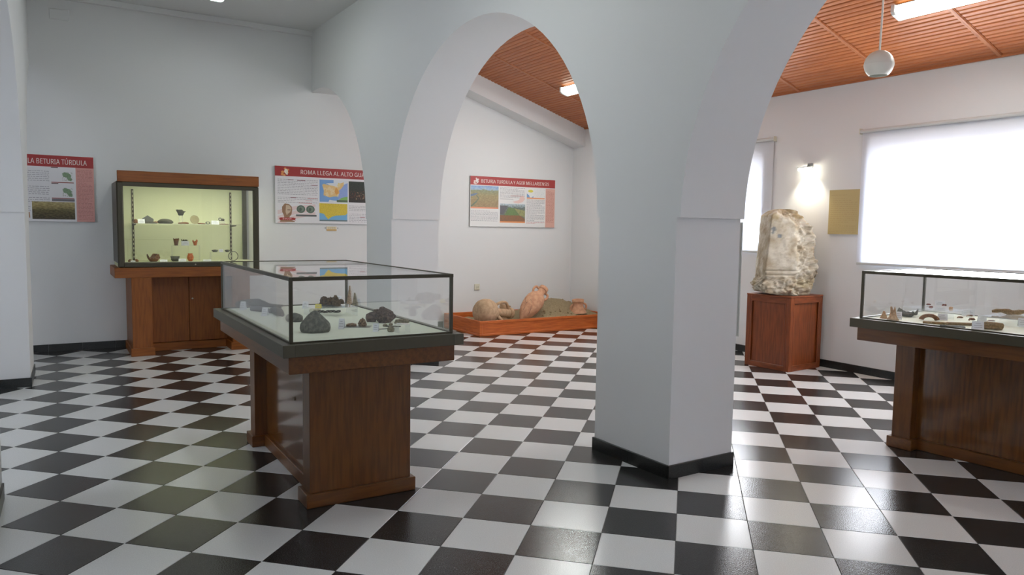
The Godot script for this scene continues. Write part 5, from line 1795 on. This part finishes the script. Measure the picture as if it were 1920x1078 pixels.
# ------------------------------------------------------------------ finds on the window table
func build_window_table_finds() -> void:
	var g := "finds in the window table"
	var p := table_at(1657, 597)
	find("clay_cone", "smaller plain clay cone near the end of the window table", "clay cone", pot_mesh([Vector2(0.0, 0.0), Vector2(metres(7, p), 0.0), Vector2(metres(3.6, p), metres(8, p)), Vector2(metres(1.6, p), metres(14, p))], 0.0, 1, 0.002, 20), M.pottery_tan, p, 0.0, "clay cones")
	p = table_at(1674, 600)
	find("clay_cone", "larger clay cone with a broken horned rim in the window table", "clay cone", pot_mesh([Vector2(0.0, 0.0), Vector2(metres(11, p), 0.0), Vector2(metres(7, p), metres(6, p)), Vector2(metres(5, p), metres(14, p)), Vector2(metres(5.5, p), metres(25, p))], 0.5, 8, 0.003, 30), M.pottery_tan, p, 0.0, "clay cones")
	p = table_at(1701, 593)
	find("bowl_sherd", "grey bowl sherd with a beak-like broken rim", "sherd", pot_mesh([Vector2(0.0, 0.0), Vector2(metres(8, p), 0.0), Vector2(metres(14, p), metres(6, p)), Vector2(metres(18, p), metres(15, p))], 0.75, 3, 0.005, 30), M.pottery_grey, p)
	p = table_at(1742, 601)
	var arch := MB.new()
	var r := metres(14, p)
	arch.torus(Vector3(0, -0.004, 0), Vector3(0, 0, 1), r, metres(4.5, p), PI * 0.84, PI * 1.08, 16)
	for k in arch.v.size():
		arch.v[k].y = maxf(arch.v[k].y, 0.0)
	var ao := find("arched_handle", "arched brown pottery handle lying like a bridge", "handle", arch.mesh(), M.pottery_brown, p, -FACE - 0.3)
	ao.scale.y = 0.75
	p = table_at(1760, 608)
	find("wooden_stick", "flat tan slat in front of the arched handle", "slat", box_mesh(Vector3(-0.085, 0, -0.012), Vector3(0.085, 0.014, 0.012), 0.003), M.wood_find, p, -1.05)
	p = table_at(1786, 614)
	find("grey_whetstone", "thin grey whetstone at the edge of the case", "whetstone", box_mesh(Vector3(-0.065, 0, -0.015), Vector3(0.065, 0.012, 0.015), 0.004), M.pottery_grey, p, -1.05)
	p = table_at(1806, 610)
	find("wooden_stick", "long tan slat slanting behind the grey whetstone", "slat", box_mesh(Vector3(-0.09, 0, -0.02), Vector3(0.10, 0.016, 0.02), 0.004), M.wood_find, p, -0.75)
	p = table_at(1858, 618)
	var roll := MB.new()
	roll.tube([Vector3(-0.062, 0.022, 0), Vector3(-0.02, 0.023, 0), Vector3(0.03, 0.022, 0), Vector3(0.055, 0.021, 0), Vector3(0.06, 0.02, 0)], [0.019, 0.022, 0.022, 0.02, 0.012], 14)
	find("clay_roll", "thick tan cylinder lying beside a leaning white card", "cylinder", roll.mesh(), M.wood_find, p, -1.0)
	# acrylic stand with small reddish finds
	var top := DECK + 0.05
	var s := on_y(1752, 578, top)
	riser("clear acrylic stand carrying small red finds in the window table", Vector3(s.x - 0.10, DECK, s.z - 0.16), Vector3(s.x + 0.10, top, s.z + 0.18), g)
	var small := [[1741, 572, 9, 3, "thin reddish bar at the far end of the acrylic stand"], [1746, 576, 8, 2.5, "short reddish sliver on the acrylic stand"], [1770, 573.5, 10, 4, "dark red lump on the acrylic stand beside the pale card"], [1783, 579, 8, 4, "pale pinkish chip at the near end of the acrylic stand"]]
	for q in small:
		p = on_y(q[0], q[1], top)
		find("red_chip", q[4], "chip", lump(Vector3(metres(q[2], p), metres(q[3], p), metres(q[3] + 2, p)), int(q[0]), 0.3, 2, 2), M.rust_red if q[0] != 1783 else M.pottery_tan, p, -FACE, g)
	# brooch group
	for q in [[1800, 597, 14, 3, "curved brown brooch at the back of the group"], [1818, 594, 15, 3, "dark brown bar of the brooch group"], [1822, 602, 14, 5, "bent brown brooch in front of the group"], [1858, 603, 18, 2.5, "thin reddish needle beside a pale card"]]:
		p = table_at(q[0], q[1])
		var mb := MB.new()
		var w := metres(q[2] * 0.5, p)
		var rr := metres(q[3] * 0.5, p)
		mb.tube([Vector3(-w, rr, 0.01), Vector3(-w * 0.3, rr * 1.6, -0.006), Vector3(w * 0.4, rr * 1.5, 0.004), Vector3(w, rr, -0.008)], [rr * 0.6, rr, rr, rr * 0.5], 8)
		find("brooch", q[4], "brooch", mb.mesh(), M.rust_red if q[0] == 1858 else M.pottery_brown, p, -FACE, g)
	# right stand with a twisted root-like object
	top = DECK + 0.045
	s = on_y(1888, 593, top)
	riser("clear acrylic stand under the twisted greenish-brown object", Vector3(s.x - 0.13, DECK, s.z - 0.10), Vector3(s.x + 0.13, top, s.z + 0.22), g)
	var tw := MB.new()
	var path := []
	var rad := []
	for k in 12:
		var t := k / 11.0
		path.append(Vector3(-0.12 + 0.26 * t, 0.018 + 0.007 * sin(t * 9.0), 0.012 * sin(t * 7.0)))
		rad.append(0.008 + 0.010 * sin(PI * clampf(t * 1.1, 0, 1)) + 0.003 * sin(t * 23.0))
	tw.tube(path, rad, 10)
	for k in tw.v.size():
		tw.v[k].y = maxf(tw.v[k].y, 0.0)
	find("twisted_find", "twisted greenish-brown object lying on the acrylic stand", "find", tw.mesh(), M.wood_find, on_y(1898, 590, top), -FACE - 0.15)
	# cards
	for q in [[1684, 598, 12, 14, "white card between the larger clay cone and the grey sherd"], [1767, 600, 16, 12, "white card behind the arched handle"], [1815, 592, 20, 12, "white card behind the brown brooches"], [1841, 603, 14, 11, "white card next to the reddish needle"], [1833, 618, 19, 16, "leaning white card next to the thick tan cylinder"], [1918, 612, 16, 15, "white card at the near side of the right acrylic stand"]]:
		card(q[4], table_at(q[0], q[1]), q[2], q[3], -1.0, "cards in the window table")
	card("white card standing on the acrylic stand with the red finds", on_y(1762, 573, DECK + 0.05), 16, 9, -1.0, "cards in the window table")

# ------------------------------------------------------------------ finds in the wall cabinet
func build_cabinet_finds() -> void:
	var zc := -6.52
	var g1 := "finds on the cabinet shelf"
	var g2 := "finds on the cabinet floor"
	var up := func(px: float) -> Vector3: return Vector3(on_z(px, 419, zc).x, CAB_SHELF, zc)
	var low := func(px: float) -> Vector3: return Vector3(on_z(px, 489, zc).x, CAB_FLOOR, zc)
	var u := 0.0
	var p: Vector3 = up.call(300)
	u = metres(1.0, p)
	# shelf
	find("pottery_lump", "small grey lump at the end of the cabinet's glass shelf", "find", lump(Vector3(8 * u, 8 * u, 6 * u), 61, 0.2, 3), M.pottery_brown, up.call(254), 0.0, g1)
	find("pentagon_sherd", "grey five-sided sherd with a pointed top on the glass shelf", "sherd", shard_mesh([[-10.5 * u, 4 * u], [-9 * u, 9 * u], [0, 15 * u], [10 * u, 8 * u], [9.5 * u, 0], [-8 * u, 0]], 0.01, 1.0), M.pottery_grey, up.call(277), 0.0, g1)
	for q in [[282, 22, 3, "long flat sherd lying before the five-sided sherd"], [291, 8, 4, "small thick sherd at the end of the long flat one"], [343, 20, 3.5, "flat sherd under the acrylic prop"], [377, 15, 2.5, "thin sherd beside the round plate"], [419, 18, 1.5, "very thin flat sherd at the shelf end"]]:
		find("flat_sherd", q[3], "sherd", lump(Vector3(q[1] * u, q[2] * u, 9 * u), int(q[0]), 0.25, 3, 2), M.pottery_brown if int(q[0]) % 2 else M.pottery_dark, Vector3(up.call(q[0]).x, CAB_SHELF, zc + (0.05 if q[0] < 290 else 0.03)), 0.0, g1)
	find("domed_sherd", "long dark domed sherd in the middle of the glass shelf", "sherd", lump(Vector3(28 * u, 9 * u, 16 * u), 71, 0.12, 3, 2, 0.7), M.pottery_dark, up.call(310), 0.0, g1)
	var prop := thing("acrylic_prop", "clear acrylic prop holding up the flared cup rim", "stand", up.call(340) + Vector3(0, 0.0, -0.03), 0.0)
	for sx in [-2.6, 2.6]:
		part("upright", box_mesh(Vector3(sx * u - 0.004, 0, -0.012), Vector3(sx * u + 0.004, 15 * u, 0.012), 0.0), M.acrylic, prop)
	part("cap", box_mesh(Vector3(-3.6 * u, 15 * u, -0.014), Vector3(3.6 * u, 16 * u, 0.014), 0.0), M.acrylic, prop)
	find("flared_cup", "flared dark cup fragment with two pointed ears on the acrylic prop", "cup", pot_mesh([Vector2(0, 0), Vector2(4 * u, 0), Vector2(6 * u, 5 * u), Vector2(8.5 * u, 11 * u)], 0.35, 2, 0.005, 30), M.pottery_dark, up.call(340) + Vector3(0, 16 * u, -0.03), 0.4, g1)
	var pm := MB.new()
	pm.lathe([Vector2(0, 0), Vector2(5 * u, 0.001), Vector2(8.5 * u, 0.012), Vector2(8.5 * u, 0.016), Vector2(4 * u, 0.007), Vector2(0, 0.006)], 30)
	var pl := find("round_plate", "round mottled plate standing on edge on the glass shelf", "plate", pm.mesh(), M.plate_cream, up.call(364.5) + Vector3(0, 7.9 * u, -0.01), 0.0, g1)
	pl.rotation = Vector3(PI / 2 - 0.22, 0.2, 0)
	find("ring_handle", "flattened ring handle lying beside the white shelf card", "handle", squashed(ring_mesh(3.6 * u, 1.1 * u), 0.55), M.pottery_grey, up.call(390), 0.0, g1)
	var stand := thing("acrylic_prop", "clear acrylic block holding the looped handle at the shelf end", "stand", up.call(417) + Vector3(0, 0, -0.04), 0.0)
	part("block", box_mesh(Vector3(-6 * u, 0, -0.015), Vector3(6 * u, 7 * u, 0.015), 0.0), M.acrylic, stand)
	var lh := thing("looped_handle", "grey looped handle with a lump of wall on the acrylic block", "handle", up.call(414) + Vector3(0, 7 * u, -0.04), 0.0, g1)
	part("loop", ring_mesh(2.4 * u, 0.8 * u), M.pottery_grey, lh)
	part("wall_lump", lump(Vector3(7 * u, 4.5 * u, 5 * u), 81, 0.3, 3), M.pottery_dark, lh, Vector3(5 * u, 0, 0))
	# middle row on clear blocks
	var yb := on_z(330, 460, zc - 0.12).y
	var mid_block := func(label: String, x0: float, x1: float, y: float):
		var a: Vector3 = on_z(x0, 470, zc - 0.12)
		var b: Vector3 = on_z(x1, 470, zc - 0.12)
		riser(label, Vector3(a.x, CAB_FLOOR, zc - 0.16), Vector3(b.x, y, zc - 0.08), "acrylic stands in the wall cabinet")
	mid_block.call("wide clear acrylic stand carrying the three little cups", 322, 374, yb)
	var ym := on_z(414, 472.5, zc - 0.12).y
	mid_block.call("clear acrylic stand carrying two oil lamps", 394, 432, ym)
	var at_mid := func(px: float, y: float) -> Vector3: return Vector3(on_z(px, 465, zc - 0.12).x, y, zc - 0.12)
	find("small_cup", "small brown cup fragment with a slanted broken rim", "cup", pot_mesh([Vector2(0, 0), Vector2(3 * u, 0), Vector2(4 * u, 6 * u), Vector2(5.2 * u, 14 * u)], 0.2, 4, 0.005), M.pottery_brown, at_mid.call(330.5, yb), 0.0, "little cups")
	find("small_cup", "small dark cup with two horns behind a white card", "cup", pot_mesh([Vector2(0, 0), Vector2(3 * u, 0), Vector2(5 * u, 5 * u), Vector2(6.2 * u, 12 * u)], 0.5, 6, 0.005), M.pottery_dark, at_mid.call(346.5, yb), 0.0, "little cups")
	find("small_cup", "small orange cup with a notched rim", "cup", pot_mesh([Vector2(0, 0), Vector2(2.6 * u, 0), Vector2(3.6 * u, 5 * u), Vector2(5 * u, 11.5 * u)], 0.5, 9, 0.005), M.pottery_orange, at_mid.call(366, yb), 0.0, "little cups")
	for q in [[403, 12, "dark oil lamp with a pointed nozzle on the left of a small card"], [426, 9, "smaller dark oil lamp on the right of a small card"]]:
		var o := thing("oil_lamp", q[2], "oil lamp", at_mid.call(q[0], ym), 0.0, "oil lamps")
		part("bowl", lump(Vector3(q[1] * 0.72 * u, 5 * u, 6 * u), 90 + q[1], 0.06, 3), M.pottery_dark, o)
		var nz := MB.new()
		nz.tube([Vector3(-q[1] * 0.25 * u, 2.6 * u, 0), Vector3(-q[1] * 0.5 * u, 3.0 * u, 0)], [2.0 * u, 1.1 * u], 10)
		part("nozzle", nz.mesh(), M.pottery_dark, o)
		part("grip", ring_mesh(1.2 * u, 0.5 * u), M.pottery_dark, o, Vector3(q[1] * 0.36 * u, 1.2 * u, 0))
	# floor row
	for q in [[244, "brown knob with a domed top in the cabinet corner"], [256, "brown knob nearer to the broken bowl"]]:
		find("clay_stopper", q[1], "knob", lump(Vector3(7.5 * u, 5 * u, 7 * u), int(q[0]), 0.08, 3, 0, 1.0, 0.35), M.pottery_brown, low.call(q[0]), 0.0, g2)
	find("broken_bowl", "broken brown bowl with a high slanting side on the cabinet floor", "bowl", pot_mesh([Vector2(0, 0), Vector2(6 * u, 0), Vector2(9.5 * u, 5 * u), Vector2(11.5 * u, 14.5 * u)], 0.6, 12, 0.006, 36), M.pottery_brown, low.call(288), 2.6, g2)
	find("small_bowl", "low grey-brown bowl with a thick rim on the cabinet floor", "bowl", pot_mesh([Vector2(0, 0), Vector2(4.5 * u, 0), Vector2(7.5 * u, 4 * u), Vector2(7.2 * u, 6.5 * u), Vector2(8.6 * u, 9.5 * u)], 0.0, 1, 0.006, 36), M.pottery_dark, low.call(328.5), 0.0, g2)
	find("orange_jar", "little round orange jar with a narrow neck on the cabinet floor", "jar", pot_mesh([Vector2(0, 0), Vector2(3 * u, 0), Vector2(5.4 * u, 4 * u), Vector2(6 * u, 8 * u), Vector2(4.8 * u, 11.8 * u), Vector2(3.8 * u, 12.8 * u), Vector2(4.6 * u, 15 * u)], 0.0, 1, 0.005, 36), M.pottery_orange, low.call(357), 0.0, g2)
	find("wire_hoop", "thin dark metal hoop standing on the cabinet floor", "hoop", ring_mesh(9 * u, 0.6 * u), M.iron_dark, low.call(437.5) + Vector3(0, -0.001, 0), 0.0, g2)
	var cards := [[264, true, 11.5, 8, "white card at the end of the glass shelf before the five-sided sherd"], [401.5, true, 13, 7, "white card on the glass shelf beside the ring handle"], [305.5, false, 13, 4, "low white card beside the broken bowl"], [340.5, false, 13, 5.5, "low white card beside the thick-rimmed bowl"], [386.5, false, 14, 3.5, "low white card between the jar and the hoop"], [248.5, false, 8, 3, "low white card in front of the two brown knobs"]]
	for q in cards:
		var w: Vector3 = up.call(q[0]) if q[1] else low.call(q[0])
		card(q[4], w + Vector3(0, 0, 0.06), q[2], q[3], 0.0, "cards in the wall cabinet")
	card("white card in front of the dark two-horned cup", at_mid.call(346.5, yb) + Vector3(0, 0, 0.032), 13, 8, 0.0, "cards in the wall cabinet")
	card("small white card between the two oil lamps", at_mid.call(414.5, ym), 7, 5.5, 0.0, "cards in the wall cabinet")

func squashed(m: ArrayMesh, f: float) -> ArrayMesh:
	var arr := m.surface_get_arrays(0)
	var v: PackedVector3Array = arr[Mesh.ARRAY_VERTEX]
	for k in v.size():
		v[k].y *= f
	arr[Mesh.ARRAY_VERTEX] = v
	var out := ArrayMesh.new()
	out.add_surface_from_arrays(Mesh.PRIMITIVE_TRIANGLES, arr)
	return out
